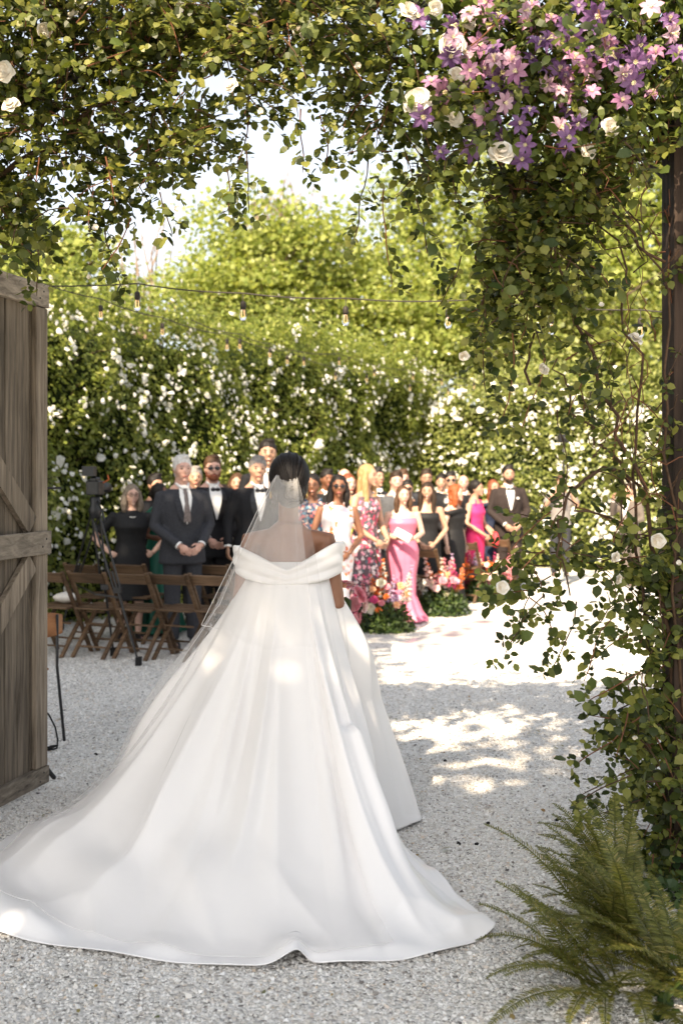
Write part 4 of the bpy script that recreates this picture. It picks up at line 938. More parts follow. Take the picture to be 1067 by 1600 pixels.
def person(label, px, ytop, Y, look=0, turn=0, sex='m', skin='fair', hair=('short', 'brown'), outfit='tux', arms=('clasp', 'clasp'), specs=None, beard=None, build=1.0, tie='bow', smile=0, hx=None, extra=None, base_z=0, group='wedding guests watching the bride'):
    Hh = CH + (HZ - ytop) * Y / F - .02 - base_z; X = (px - CX) * Y / F
    root = empty('person', (X, Y, base_z), 0); tag(root, label, 'person', group)
    face0 = math.atan2(X, Y)      # facing the camera
    root.rotation_euler = (random.uniform(-.015, .03), random.uniform(-.035, .035), -face0 + turn + random.uniform(-.12, .12)); look = look + random.uniform(-.15, .15)
    fem = sex == 'f'; T = TORSO_F if fem else TORSO_M; S = Hh / 1.75 * (.985 if not fem else .95) + (.03 if fem else 0)
    mb = MB(); ex_ = MB()
    hc = Vector((0, -.012 * Hh, Hh - .132 * S))       # skull centre
    # torso
    mb.loft([(0, c * Hh, z * Hh, rx * Hh * build * (.93 if not fem else 1), ry * Hh * build * (.93 if not fem else 1)) for z, rx, ry, c in T], 18)
    mb.tube([(0, .012 * Hh, .825 * Hh), (0, .006 * Hh, .86 * Hh), hc + Vector((0, .012, -.06))], [.036 * Hh, .031 * Hh if fem else .036 * Hh, .030 * Hh if fem else .035 * Hh], 10)
    for s_ in (-1, 1):
        mb.tube([(s_ * .052 * Hh, 0, .50 * Hh), (s_ * .055 * Hh, 0, .38 * Hh), (s_ * .055 * Hh, 0, .28 * Hh), (s_ * .055 * Hh, .008 * Hh, .20 * Hh), (s_ * .055 * Hh, .008 * Hh, .045 * Hh)], [.052 * Hh, .043 * Hh, .033 * Hh, .032 * Hh, .020 * Hh], 10)
        mb.tube([(s_ * .055 * Hh, .018 * Hh, .022 * Hh), (s_ * .060 * Hh, -.06 * Hh, .018 * Hh), (s_ * .064 * Hh, -.10 * Hh, .014 * Hh)], [.020 * Hh, .021 * Hh, .014 * Hh], 8)
        e_, w_, hd, pn = ARMS[arms[0 if s_ < 0 else 1]]
        shx = (.096 if fem else .103) * (.5 + build * .5)
        sh = Vector((s_ * shx * Hh, .006 * Hh, .795 * Hh)); el = Vector((s_ * e_[0] * Hh, e_[1] * Hh, e_[2] * Hh)); wr = Vector((s_ * w_[0] * Hh, w_[1] * Hh, w_[2] * Hh))
        k = (.92 if fem else 1.06) * build
        mb.tube([sh, sh.lerp(el, .45), el, el.lerp(wr, .35), wr], [.030 * Hh * k, .027 * Hh * k, .022 * Hh * k, .022 * Hh * k, .0145 * Hh * k], 10)
        hand(ex_, wr, Vector((s_ * hd[0], hd[1], hd[2])), Vector((s_ * pn[0], pn[1], pn[2])), S * .95, .55)
    st = len(mb.v); head_parts(mb, S)
    HM = Matrix.Translation(hc) @ Matrix.Rotation(look, 4, 'Z'); mb.xform(HM, st)
    bm_ = remesh(mb, .0115, 4, .5, ex_, SK[skin], 'body'); body = link('body', bm_, root)
    # face
    def hp(name, mbx, mt, par=body, sm=True):
        mbx.xform(HM); return mbx.build(name, mt, par, sm)
    for s_ in (-1, 1):
        hp('eye', MB().ell((s_ * .031 * S, -.088 * S, .008 * S), (.0130 * S, .0075 * S, .0052 * S), 8, 6), M['eye'])
        hp('eyebrow', MB().tube([(s_ * .016 * S, -.097 * S, .028 * S), (s_ * .032 * S, -.095 * S, .034 * S), (s_ * .048 * S, -.085 * S, .028 * S)], .0030 * S, 5), HR['black' if hair[1] == 'black' else ('grey' if hair[1] in ('white', 'grey') else 'dkbrown')])
    lips = hp('lips', MB().tube([(-.026 * S, -.090 * S, (-.058 if smile else -.064) * S), (-.010 * S, -.1005 * S, -.0625 * S), (.010 * S, -.1005 * S, -.0625 * S), (.026 * S, -.090 * S, (-.058 if smile else -.064) * S)], [.003 * S, .0062 * S, .0062 * S, .003 * S], 6), M['lip'])
    if smile: hp('teeth', MB().ell((0, -.1035 * S, -.0615 * S), (.016 * S, .004 * S, .0028 * S), 8, 5), M['teeth'])
    if specs:
        g_ = MB()
        for s_ in (-1, 1):
            if specs == 'sun': g_.ell((s_ * .034 * S, -.102 * S, .006 * S), (.027 * S, .006 * S, .019 * S), 12, 6)
            else: g_.tube([(s_ * .034 * S + .024 * S * math.cos(a), -.104 * S, .006 * S + .017 * S * math.sin(a)) for a in [6.283 * i / 12 for i in range(13)]], .0022 * S, 4)
            g_.tube([(s_ * .058 * S, -.100 * S, .012 * S), (s_ * .080 * S, 0, .012 * S)], .003 * S, 4)
        g_.tube([(-.012 * S, -.106 * S, .010 * S), (.012 * S, -.106 * S, .010 * S)], .003 * S, 4)
        hp('sunglasses' if specs == 'sun' else 'glasses', g_, M['dark_glass'] if specs == 'sun' else M['iron'])
    # hair
    sty, hcol = hair; hm = MB(); sd_ = px * .37
    def wob(p): return p * (1 + .05 * noise.noise(p * 30 + Vector((sd_, 0, 0))))
    if sty == 'short':
        hm.ell((0, .022 * S, .042 * S), (.088 * S, .103 * S, .100 * S), 18, 14, wob); hm.ell((.018 * S, -.020 * S, .116 * S), (.050 * S, .050 * S, .026 * S), 12, 8, wob); hm.ell((0, .045 * S, -.03 * S), (.072 * S, .062 * S, .075 * S), 14, 10, wob)
        for s_ in (-1, 1): hm.ell((s_ * .070 * S, -.014 * S, .018 * S), (.012 * S, .024 * S, .040 * S), 8, 6)
    elif sty == 'bald':
        hm.ell((0, .035 * S, -.012 * S), (.083 * S, .074 * S, .050 * S), 14, 10, wob)
    else:
        hm.ell((0, .024 * S, .028 * S), (.093 * S, .104 * S, .108 * S), 18, 14, wob)
        if sty == 'bun': hm.ell((0, .115 * S, .00 * S), (.048 * S, .042 * S, .048 * S), 12, 10, wob); hm.ell((0, .05 * S, -.03 * S), (.072 * S, .062 * S, .07 * S), 12, 10, wob)
        if sty in ('long', 'mid', 'curly', 'bob'):
            dn = {'long': .36, 'mid': .22, 'curly': .17, 'bob': .14}[sty]; pf_ = {'long': .055, 'mid': .045, 'curly': .10, 'bob': .075}[sty]
            for s_ in (-1, 1):
                x0 = .074 * S
                hm.tube([(s_ * .070 * S, -.010 * S, .045 * S), (s_ * (x0 + .012 * S), -.006 * S, -.03 * S), (s_ * (x0 + .018 * S), -.012 * S, -.10 * S), (s_ * (x0 + .016 * S), -.03 * S if sty == 'long' else -.01 * S, -.10 * S - dn * .45 * S), (s_ * (x0 + .004 * S), -.05 * S if sty == 'long' else .0, -.09 * S - dn * .9 * S)], [.030 * S, (.026 + pf_ * .18) * S, (.028 + pf_ * .22) * S, (.026 + pf_ * .15) * S, .012 * S], 8)
            hm.loft([(0, .07 * S, -.08 * S - dn * S, .050 * S, .022 * S), (0, .072 * S, -.06 * S - dn * .6 * S, .085 * S, .036 * S), (0, .07 * S, -.05 * S, (.085 + pf_ * .15) * S, .048 * S), (0, .05 * S, .03 * S, .075 * S, .05 * S)], 14)
            if sty == 'curly':
                for k in range(26):
                    a = rng.uniform(0, 6.28); hm.ell(((.085 * math.cos(a)) * S, (.055 + .055 * math.sin(a)) * S, rng.uniform(-.20, .06) * S), (.03 * S,) * 3, 8, 6)
    hm.xform(HM); hair_o = link('hair', remesh(hm, .008, 2, .5, None, HR[hcol], 'hair'), body)
    me_ = hair_o.data; n_ = len(me_.vertices); V = np.empty(n_ * 3, np.float32); me_.vertices.foreach_get('co', V); V = V.reshape(-1, 3)
    dv = V - np.array(hc)[None]; amt = np.array([noise.noise(Vector((p[0] * 55, p[1] * 55, p[2] * 22 + sd_))) for p in V]) * .045 + np.array([noise.noise(Vector((p[0] * 16, p[1] * 16, p[2] * 12 + sd_))) for p in V]) * .06
    V += (dv * [1, 1, .5] * amt[:, None]).astype(np.float32); me_.vertices.foreach_set('co', V.ravel()); me_.update()
    if beard:
        bd = MB(); bd.ell((0, -.060 * S, -.088 * S), (.056 * S, .046 * S, .040 * S), 12, 8); bd.tube([(-.066 * S, -.02 * S, -.02 * S), (-.062 * S, -.04 * S, -.07 * S), (0, -.095 * S, -.10 * S), (.062 * S, -.04 * S, -.07 * S), (.066 * S, -.02 * S, -.02 * S)], .015 * S, 6); bd.tube([(-.03 * S, -.096 * S, -.062 * S), (0, -.106 * S, -.046 * S), (.03 * S, -.096 * S, -.062 * S)], .007 * S, 5)
        bd.xform(HM); link('beard', remesh(bd, .008, 2, .5, None, HR[beard], 'beard'), body)
    # clothing
    def surf(phi, z, off):   # point on the torso
        rx, ry, c = lerp_tab(T, z); k_ = build * 1.06
        return Vector(((rx * Hh * k_ + off) * math.sin(phi), c * Hh - (ry * Hh * k_ + off) * math.cos(phi), z * Hh))
    def sleeves(g_, f0, f1, to=1.0, puff=1.0):
        for s_ in (-1, 1):
            e_, w_, hd, pn = ARMS[arms[0 if s_ < 0 else 1]]; shx = (.096 if fem else .103) * (.5 + build * .5)
            sh = Vector((s_ * shx * Hh, .006 * Hh, .798 * Hh)); el = Vector((s_ * e_[0] * Hh, e_[1] * Hh, e_[2] * Hh)); wr = Vector((s_ * w_[0] * Hh, w_[1] * Hh, w_[2] * Hh))
            if to >= 1: g_.tube([sh, sh.lerp(el, .5), el, el.lerp(wr, .5), el.lerp(wr, .93)], [f0 * Hh, f0 * .96 * Hh, f0 * .86 * Hh, f0 * .78 * Hh, f1 * Hh], 10)
            else: g_.tube([sh, sh.lerp(el, to * .5), sh.lerp(el, to)], [f0 * Hh, f0 * 1.02 * Hh, f0 * puff * Hh], 10)
    def shoes(mt):
        for s_ in (-1, 1):
            MB().loft([(s_ * .060 * Hh, -.03 * Hh, .0, .027 * Hh, .080 * Hh), (s_ * .060 * Hh, -.03 * Hh, .022 * Hh, .027 * Hh, .079 * Hh), (s_ * .058 * Hh, -.012 * Hh, .040 * Hh, .023 * Hh, .050 * Hh), (s_ * .057 * Hh, .004 * Hh, .052 * Hh, .022 * Hh, .026 * Hh)], 12).build('shoe', mt, root, True)
    def trousers(mt):
        g_ = MB(); g_.loft([(0, .004 * Hh, .44 * Hh, .100 * Hh * build, .074 * Hh * build), (0, .004 * Hh, .52 * Hh, .102 * Hh * build, .074 * Hh * build), (0, 0, .60 * Hh, .094 * Hh * build, .068 * Hh * build)], 16)
        for s_ in (-1, 1): g_.tube([(s_ * .052 * Hh, 0, .50 * Hh), (s_ * .056 * Hh, 0, .36 * Hh), (s_ * .057 * Hh, .004 * Hh, .2 * Hh), (s_ * .057 * Hh, .004 * Hh, .045 * Hh)], [.056 * Hh, .049 * Hh, .042 * Hh, .036 * Hh], 10)
        link('trousers', remesh(g_, .014, 3, .5, None, mt, 'trousers'), root)
    if outfit in ('tux', 'charcoal', 'grey', 'brownsuit', 'darkbrown'):
        mt = CL[outfit]; g_ = MB(); k_ = build * 1.08
        g_.loft([(0, .004 * Hh, .435 * Hh, .112 * Hh * k_, .082 * Hh * k_), (0, .004 * Hh, .52 * Hh, .106 * Hh * k_, .078 * Hh * k_)] + [(0, c * Hh, z * Hh, rx * Hh * k_, ry * Hh * k_) for z, rx, ry, c in T if z > .55 and z < .84], 20)
        sleeves(g_, .0365, .025); g_.tube([(-.030 * Hh, .0, .835 * Hh), (0, .040 * Hh, .852 * Hh), (.030 * Hh, .0, .835 * Hh)], .012 * Hh, 6)
        jk = link('jacket', remesh(g_, .013, 4, .5, None, mt, 'jacket'), root)
        # shirt V, lapels, tie
        rows = 7; V = []; z0, z1 = .645, .845
        for i in range(rows):
            z = z0 + (z1 - z0) * i / (rows - 1); half = .02 + .36 * (i / (rows - 1)) ** .9; half = min(half, .34) if z < .82 else .42
            for j in range(5):
                ph = half * (-1 + j / 2); V.append(surf(ph, min(z, .825), .014) if z <= .825 else Vector((.036 * Hh * math.sin(ph * 1.6), .006 * Hh - .042 * Hh * math.cos(ph * 1.3), z * Hh)))
        sh_ = MB().add(V, [(i * 5 + j, i * 5 + j + 1, i * 5 + j + 6, i * 5 + j + 5) for i in range(rows - 1) for j in range(4)]).build('shirt_front', CL['shirt'], root, True)
        for s_ in (-1, 1):
            V = []
            for i in range(6):
                z = .645 + (.822 - .645) * i / 5; half = .02 + .345 * (i / 5 * .9) ** .9; wd = .05 + .22 * math.sin(math.pi * min(1, i / 5 * .9 + .1)) ** .8
                V += [surf(s_ * half, z, .019), surf(s_ * (half + wd), z, .019)]
            MB().add(V, [(2 * i, 2 * i + 1, 2 * i + 3, 2 * i + 2) for i in range(5)]).build('lapel', M['satin_black'] if outfit == 'tux' else mt, jk)
            MB().tube([Vector((s_ * .034 * Hh, -.006 * Hh, .852 * Hh)), Vector((s_ * .012 * Hh, -.052 * Hh, .828 * Hh))], .008 * Hh, 5).build('collar', CL['shirt'], sh_, True)
            e_, w_, hd, pn = ARMS[arms[0 if s_ < 0 else 1]]; el = Vector((s_ * e_[0], e_[1], e_[2])) * Hh; wr = Vector((s_ * w_[0], w_[1], w_[2])) * Hh
            MB().tube([el.lerp(wr, .90), el.lerp(wr, .985)], .0215 * Hh, 10, cap=False).build('cuff', CL['shirt'], sh_, True)
        if tie == 'bow':
            q = surf(0, .812, .024); MB().ell(q + Vector((-.026, 0, 0)), (.028, .012, .020), 8, 6).ell(q + Vector((.026, 0, 0)), (.028, .012, .020), 8, 6).ell(q, (.010, .014, .012), 6, 5).build('bow_tie', M['satin_black'], root, True)
        elif tie == 'long':
            V = []
            for z, w in ((.828, .014), (.805, .020), (.795, .016), (.70, .030), (.655, .034)): V += [surf(-.01, z, .022) + Vector((-w, 0, 0)), surf(0, z, .032), surf(.01, z, .022) + Vector((w, 0, 0))]
            MB().add(V, [(i * 3 + j, i * 3 + j + 1, i * 3 + j + 4, i * 3 + j + 3) for i in range(4) for j in range(2)]).build('tie', M['tie'], root, True)
        trousers(mt); shoes(M['black'])
    elif outfit == 'polo':
        g_ = MB(); k_ = build * 1.08
        g_.loft([(0, .004 * Hh, .49 * Hh, .110 * Hh * k_, .080 * Hh * k_)] + [(0, c * Hh, z * Hh, rx * Hh * k_, ry * Hh * k_) for z, rx, ry, c in T if z > .5 and z < .84], 20); sleeves(g_, .040, .03, .8, 1.1)
        link('polo_shirt', remesh(g_, .013, 3, .5, None, CL['polo'], 'polo_shirt'), root); trousers(CL['charcoal']); shoes(M['black'])
    else:
        cut, mname, shape = outfit; mt = CL[mname]; g_ = MB(); b_ = build
        top = {'strapless': .765, 'offshoulder': .775, 'sleeveless': .815, 'vneck': .832, 'halter': .80}[cut]
        up = [(0, c * Hh, z * Hh, rx * Hh * b_ * 1.07 + .006, ry * Hh * b_ * 1.07 + .006) for z, rx, ry, c in T if .60 < z < top]
        rx, ry, c = lerp_tab(T, top); up.append((0, c * Hh, top * Hh, rx * Hh * b_ * 1.05 + .004, ry * Hh * b_ * 1.05 + .004))
        low = {'column': [(.015, .125, .11), (.10, .098, .088), (.28, .088, .078), (.42, .104, .082), (.52, .113, .082)],
               'full': [(.02, .20, .17), (.20, .165, .14), (.40, .125, .10), (.52, .108, .082)],
               'midi': [(.26, .125, .11), (.40, .115, .09), (.52, .110, .08)], 'trumpet': [(.012, .175, .17), (.08, .130, .12), (.20, .088, .082), (.34, .090, .078), (.46, .108, .084), (.53, .112, .083)]}[shape]
        g_.loft([(0, .006 * Hh, z * Hh, rx * Hh * b_, ry * Hh * b_) for z, rx, ry in low] + up, 24)
        if cut == 'vneck': sleeves(g_, .036, .03, .7, 1.15)
        if cut == 'offshoulder':
            g_.tube([surf(a, .772 + .012 * math.cos(2 * a), .012) * 1 + Vector((.018 * math.sin(a), 0, 0)) * Hh * 1.4 for a in [6.283 * i / 20 for i in range(21)]], .020 * Hh, 8)
        me_ = remesh(g_, .012, 3, .5, None, mt, 'dress')
        if shape == 'full' or shape == 'trumpet':   # soft pleats
            n_ = len(me_.vertices); V = np.empty(n_ * 3, np.float32); me_.vertices.foreach_get('co', V); V = V.reshape(-1, 3); a = np.arctan2(V[:, 1], V[:, 0]); f_ = np.clip((.55 * Hh - V[:, 2]) / (.5 * Hh), 0, 1) * (.03 if shape == 'full' else .014)
            k_ = 1 + f_ * np.sin(a * 11 + 2 * np.sin(V[:, 2] * 3)) / .18; V[:, 0] *= k_; V[:, 1] *= k_; me_.vertices.foreach_set('co', V.ravel()); me_.update()
        dr = link('dress', me_, root)
        if cut in ('sleeveless', 'halter'):
            for s_ in (-1, 1): MB().tube([surf(s_ * .75, top - .012, .008), surf(s_ * .62, .825, .010), Vector((s_ * (.050 if cut == 'sleeveless' else .03) * Hh, .012 * Hh, .838 * Hh)), surf(math.pi - s_ * .7, .80, .008)], .011 * Hh if cut == 'sleeveless' else .006 * Hh, 6).build('strap', mt, dr, True)
        if cut == 'sleeveless' and False: pass
        shoes(M['black'] if mname != 'pink' else CL['pink'])
    return root, Hh, S, body

M['gold_sat'] = M['gold']
PEOPLE = [
 dict(label='grey bobbed woman in black dress and glasses with hand on hip', px=203, ytop=753, Y=11.75, sex='f', skin='fair', hair=('bob', 'greybrown'), outfit=('vneck', 'blackdress', 'midi'), arms=('hip', 'hip'), specs='clear', build=1.1, turn=.15, smile=1, extra='pearls'),
 dict(label='white haired man in charcoal suit with grey tie and clasped hands', px=287, ytop=708, Y=11.35, hair=('short', 'white'), outfit='charcoal', tie='long', turn=.42, look=-.15, skin='pink', build=1.05),
 dict(label='ginger bearded man in tuxedo and dark sunglasses', px=333, ytop=709, Y=12.15, hair=('short', 'brown'), outfit='tux', specs='sun', beard='auburn', turn=.32, look=-.1, skin='pink', build=1.12),
 dict(label='grey haired man in black tuxedo just left of the veil', px=392, ytop=709, Y=11.9, hair=('short', 'grey'), outfit='tux', turn=.40, look=-.25, skin='tan', build=1.05, arms=('side', 'side')),
 dict(label='tall smiling dark haired man in tuxedo behind the bride’s head', px=417, ytop=684, Y=12.9, hair=('short', 'black'), outfit='tux', turn=.2, skin='tan', smile=1, tie='long', arms=('side', 'side')),
 dict(label='man in dark suit partly hidden behind the white haired man', px=247, ytop=737, Y=12.9, hair=('short', 'black'), outfit='tux', turn=.4, skin='tan'),
 dict(label='woman in orange and green dress behind the grey suited man', px=246, ytop=752, Y=12.2, sex='f', skin='brown', hair=('bun', 'black'), outfit=('sleeveless', 'green', 'full'), arms=('hold', 'hold'), turn=.9),
 dict(label='grey haired man’s face between white haired man and bearded man', px=310, ytop=726, Y=13.2, hair=('short', 'grey'), outfit='charcoal', skin='tan', turn=.2),
 dict(label='dark haired woman peering between the two tuxedoed men', px=353, ytop=754, Y=13.1, sex='f', skin='fair', hair=('mid', 'dkbrown'), outfit=('sleeveless', 'blackdress', 'midi'), smile=1),
 dict(label='woman’s face in back row left of the grey haired tuxedo man', px=367, ytop=736, Y=13.6, sex='f', skin='tan', hair=('long', 'brown'), outfit=('sleeveless', 'navy', 'midi')),
 dict(label='smiling woman in glasses and navy floral dress right of the bride', px=490, ytop=737, Y=12.3, sex='f', skin='brown', hair=('bun', 'black'), outfit=('sleeveless', 'floral_navy', 'midi'), specs='clear', smile=1, turn=.1),
 dict(label='woman in sunglasses and white dress with orange flowers', px=521, ytop=738, Y=11.7, sex='f', skin='brown', hair=('mid', 'black'), outfit=('sleeveless', 'floral_white', 'column'), specs='sun', turn=.25, look=-.1, arms=('clasp', 'clasp'), extra='earrings'),
 dict(label='blonde woman in pink floral gown turned towards the right', px=567, ytop=722, Y=12.75, sex='f', skin='tan', hair=('long', 'blonde'), outfit=('halter', 'floral_pink', 'full'), turn=.95, look=.25),
 dict(label='red haired woman in lime top behind the floral gowns', px=546, ytop=737, Y=13.4, sex='f', skin='fair', hair=('long', 'auburn'), outfit=('sleeveless', 'limegreen', 'midi'), turn=.3),
 dict(label='balding man at the back beyond the blonde woman', px=531, ytop=728, Y=14.0, hair=('bald', 'grey'), outfit='tux', skin='pink', turn=.3),
 dict(label='dark haired guest’s head just right of the bride’s hair', px=504, ytop=730, Y=14.2, hair=('short', 'black'), outfit='tux', skin='brown', turn=.3),
 dict(label='black haired man in back row right of the blonde woman', px=591, ytop=727, Y=14.6, hair=('short', 'black'), outfit='charcoal', skin='tan', turn=.4),
 dict(label='man in mid grey suit standing behind the woman in pink', px=610, ytop=733, Y=14.1, hair=('short', 'dkbrown'), outfit='grey', skin='pink', arms=('side', 'back'), turn=.45, look=-.1, tie='long'),
 dict(label='woman in strapless pink gown holding a clutch by the aisle', px=629, ytop=756, Y=13.2, sex='f', skin='fair', hair=('mid', 'brown'), outfit=('strapless', 'pink', 'trumpet'), arms=('hold', 'hold'), build=1.1, turn=.12, extra='clutch'),
 dict(label='brown haired man at the back above the woman in pink', px=626, ytop=731, Y=15.6, hair=('short', 'brown'), outfit='charcoal', skin='pink', turn=.2),
 dict(label='guest in sunglasses between pink and black strapless gowns', px=642, ytop=747, Y=15.2, hair=('short', 'black'), outfit='tux', skin='tan', specs='sun'),
 dict(label='long haired woman in black strapless dress behind pink gown', px=665, ytop=750, Y=14.2, sex='f', skin='tan', hair=('long', 'dkbrown'), outfit=('strapless', 'blackdress', 'midi'), smile=1, turn=.1),
 dict(label='tall man with receding hair behind the long haired woman', px=664, ytop=730, Y=15.8, hair=('short', 'dkbrown'), outfit='tux', skin='tan', specs='clear', turn=.2),
 dict(label='dark haired man at the back left of the sunglasses man', px=689, ytop=738, Y=16.4, hair=('short', 'black'), outfit='tux', skin='tan'),
 dict(label='man in dark sunglasses behind the red haired woman', px=702, ytop=734, Y=15.6, hair=('short', 'black'), outfit='tux', skin='tan', specs='sun', turn=.25),
 dict(label='woman with curly red hair in black off shoulder gown', px=707, ytop=754, Y=14.8, sex='f', skin='fair', hair=('curly', 'red'), outfit=('offshoulder', 'blackdress', 'column'), arms=('side', 'side'), build=1.15, turn=1.05, look=.1),
 dict(label='bald man at the back between red hair and pink dress', px=727, ytop=739, Y=16.8, hair=('bald', 'grey'), outfit='tux', skin='pink'),
 dict(label='woman with dark bun in hot pink dress seen from the side', px=741, ytop=747, Y=15.7, sex='f', skin='tan', hair=('bun', 'black'), outfit=('halter', 'hotpink', 'column'), arms=('clasp', 'clasp'), turn=1.2, look=.1, extra='purse'),
 dict(label='auburn haired woman in navy off shoulder dress by the groomsman', px=770, ytop=747, Y=16.9, sex='f', skin='tan', hair=('mid', 'auburn'), outfit=('offshoulder', 'navy', 'full'), arms=('clasp', 'clasp'), turn=.5),
 dict(label='groomsman in brown black tuxedo with pocket square at the aisle', px=796, ytop=724, Y=16.5, hair=('short', 'black'), outfit='darkbrown', skin='tan', turn=.35, look=.0, beard='dkbrown', extra='square'),
 dict(label='videographer in grey polo raising a monopod on the platform', px=874, ytop=740, Y=17.6, hair=('short', 'brown'), outfit='polo', skin='tan', arms=('raise', 'raise'), turn=.2, extra='monopod', base_z=.13, group='photo and video crew'),
 dict(label='photographer in taupe jacket glimpsed through the vine', px=985, ytop=752, Y=16.0, hair=('short', 'dkbrown'), outfit='brownsuit', skin='tan', arms=('raise', 'hold'), turn=-.6, group='photo and video crew', tie='none', base_z=.13),
]
for pd in PEOPLE:
    d_ = dict(pd); ex_k = d_.pop('extra', None); root, Hh, S, body = person(**d_)
    if ex_k == 'pearls': MB().tube([(.05 * math.cos(a) , -.035 + .055 * math.sin(a), .80 * Hh + .02 * math.sin(a)) for a in [6.283 * i / 16 for i in range(17)]], .006, 5).build('necklace', M['pearl'], root, True)
    if ex_k == 'earrings':
        for s_ in (-1, 1): MB().ell((s_ * .085, -.01, Hh - .175), (.012, .006, .016), 8, 6).build('earring', M['gold'], body, True)
    if ex_k == 'clutch':
        p_ = root.matrix_basis @ Vector((-.05, -.31, .645 * Hh)); o = MB().box((0, 0, 0), (.20, .03, .10), Matrix.Rotation(.5, 3, 'Y')).build('clutch_purse', M['white_bag'], None, loc=p_); o.modifiers.new('b', 'BEVEL').width = .01; tag(o, 'small white clutch held by the woman in pink', 'purse')
    if ex_k == 'purse':
        p_ = root.matrix_basis @ Vector((.02, -.30, .50 * Hh)); o = MB().ell((0, 0, 0), (.05, .10, .11), 12, 8).build('clutch_purse', CL['red'], None, True, loc=p_); tag(o, 'red round purse held by the woman in hot pink', 'purse')
    if ex_k == 'square': MB().ell((.055 * Hh, -.078 * Hh, .74 * Hh), (.022, .008, .018), 8, 5).build('pocket_square', CL['shirt'], root, True)
    if ex_k == 'monopod':
        p_ = root.matrix_basis @ Vector((0, -.30, 1.45)); mo = empty('camera_monopod', p_); tag(mo, 'black camera on a raised pole above the videographer', 'camera pole')
        MB().tube([(0, 0, -.25), (0, 0, .55)], .018, 8).build('pole', M['black'], mo, True)
        o = MB().box((0, 0, .64), (.17, .12, .13)).build('camera_body', M['black'], mo); o.modifiers.new('b', 'BEVEL').width = .015
        MB().tube([(0, -.05, .64), (0, -.16, .64)], .045, 10).build('lens', M['black'], mo, True)

# ------------------------------------------------------------------ the bride
BX, BY = -.25, 5.45
bride = empty('person', (BX, BY, 0)); tag(bride, 'bride in white satin gown and veil seen from behind', 'person', None)
BO = Vector((BX, BY, 0)); BH = 1.75
mb = MB(); ex_ = MB(); hz_ = 1.672      # skull centre height; faces +Y, so build facing -Y and turn round
def T_(z): return lerp_tab(TORSO_F, z / BH)
mb.loft([(0, c * BH, z * BH, rx * BH, ry * BH) for z, rx, ry, c in TORSO_F if z < .80] + [(0, .010, .800 * BH, .088 * BH, .046 * BH), (0, .016, .822 * BH, .062 * BH, .042 * BH), (0, .018, .845 * BH, .036 * BH, .036 * BH)], 22)
mb.tube([(0, .018, 1.43), (0, .012, 1.50), (0, .010, hz_ - .06)], [.056, .049, .048], 12)
for s_ in (-1, 1):
    mb.ell((s_ * .060, .062, 1.335), (.050, .022, .085), 10, 8)       # shoulder blades
    sh = Vector((s_ * .178, .008, 1.395)); el = Vector((s_ * .232, .020, 1.10)); wr = Vector((s_ * .085, -.24, 1.05))
    mb.tube([Vector((s_ * .10, .012, 1.405)), sh, sh.lerp(el, .35), sh.lerp(el, .7), el, el.lerp(wr, .3), wr], [.046, .050, .047, .040, .036, .038, .025], 12)
    hand(ex_, wr, Vector((-s_ * .7, -.6, .1)), Vector((0, .3, .7)), 1.0, .9)
    mb.tube([(s_ * .09, 0, .90), (s_ * .095, 0, .5), (s_ * .095, .01, .06)], [.09, .06, .035], 10)
    mb.tube([(s_ * .095, .03, .04), (s_ * .1, -.14, .025)], [.035, .025], 8)
st = len(mb.v); head_parts(mb, 1.0); HMb = Matrix.Translation((0.0, -.005, hz_)) @ Matrix.Rotation(.18, 4, 'Z'); mb.xform(HMb, st)
RZ = Matrix.Rotation(math.pi, 4, 'Z'); mb.xform(RZ); ex_.xform(RZ)
body = link('body', remesh(mb, .0065, 6, .5, ex_, SK['bride'], 'body'), bride)
for s_ in (-1, 1):
    MB().ell((s_ * .031, -.088, .008), (.014, .006, .0065), 8, 6).xform(RZ @ HMb).build('eye', M['eye'], body, True)
    MB().tube([(s_ * .084, .005, -.04), (s_ * .086, .003, -.075)], [.004, .007], 6).xform(RZ @ HMb).build('earring', M['gold'], body, True)
MB().ell((0, -.101, -.062), (.023, .006, .0075), 10, 6).xform(RZ @ HMb).build('lips', M['lip'], body, True)
fr0 = random.Random(3)
hm = MB(); hm.ell((0, .020, .026), (.091, .110, .114), 24, 18, lambda p: p * (1 + .02 * noise.noise(p * 18))); hm.ell((.0, .075, -.060), (.066, .060, .062), 18, 14); hm.ell((.052, .02, -.02), (.040, .062, .058), 14, 10); hm.ell((-.052, .02, -.02), (.040, .062, .058), 14, 10)
strands = MB(); bun = Vector((0, .085, -.055))
for kk in range(90):
    a_ = fr0.uniform(-2.6, 2.6); b0_ = Vector((math.sin(a_), -math.cos(a_) * .75 + .1, fr0.uniform(.25, 1.0))).normalized(); e0_ = Vector((.16 * math.sin(a_), .8, -.42 + fr0.uniform(-.1, .1))).normalized(); pts_ = []
    for q in range(9):
        d_ = b0_.slerp(e0_, q / 8); k_ = 1.012 + fr0.uniform(-.002, .004); pts_.append(Vector((d_.x * .091 * k_, .020 + d_.y * .110 * k_, .026 + d_.z * .114 * k_)))
    strands.tube(pts_, [.0022, .004, .005, .0052, .005, .005, .0045, .004, .003], 5)
for kk in range(26):      # coils of the low bun
    a0_ = fr0.uniform(0, 6.28); rr_ = fr0.uniform(.35, 1.0); pts_ = []
    for q in range(8):
        a_ = a0_ + q * .35; pts_.append(Vector((.064 * rr_ * math.cos(a_), .075 + .060 * math.sqrt(max(.05, 1 - (rr_ * .9) ** 2)) + .006, -.060 + .060 * rr_ * math.sin(a_))))
    strands.tube(pts_, [.003] + [.006] * 6 + [.003], 5)
strands.xform(RZ @ HMb); hm.xform(RZ @ HMb); link('hair', remesh(hm, .006, 5, .5, strands, HR['black'], 'hair'), body)

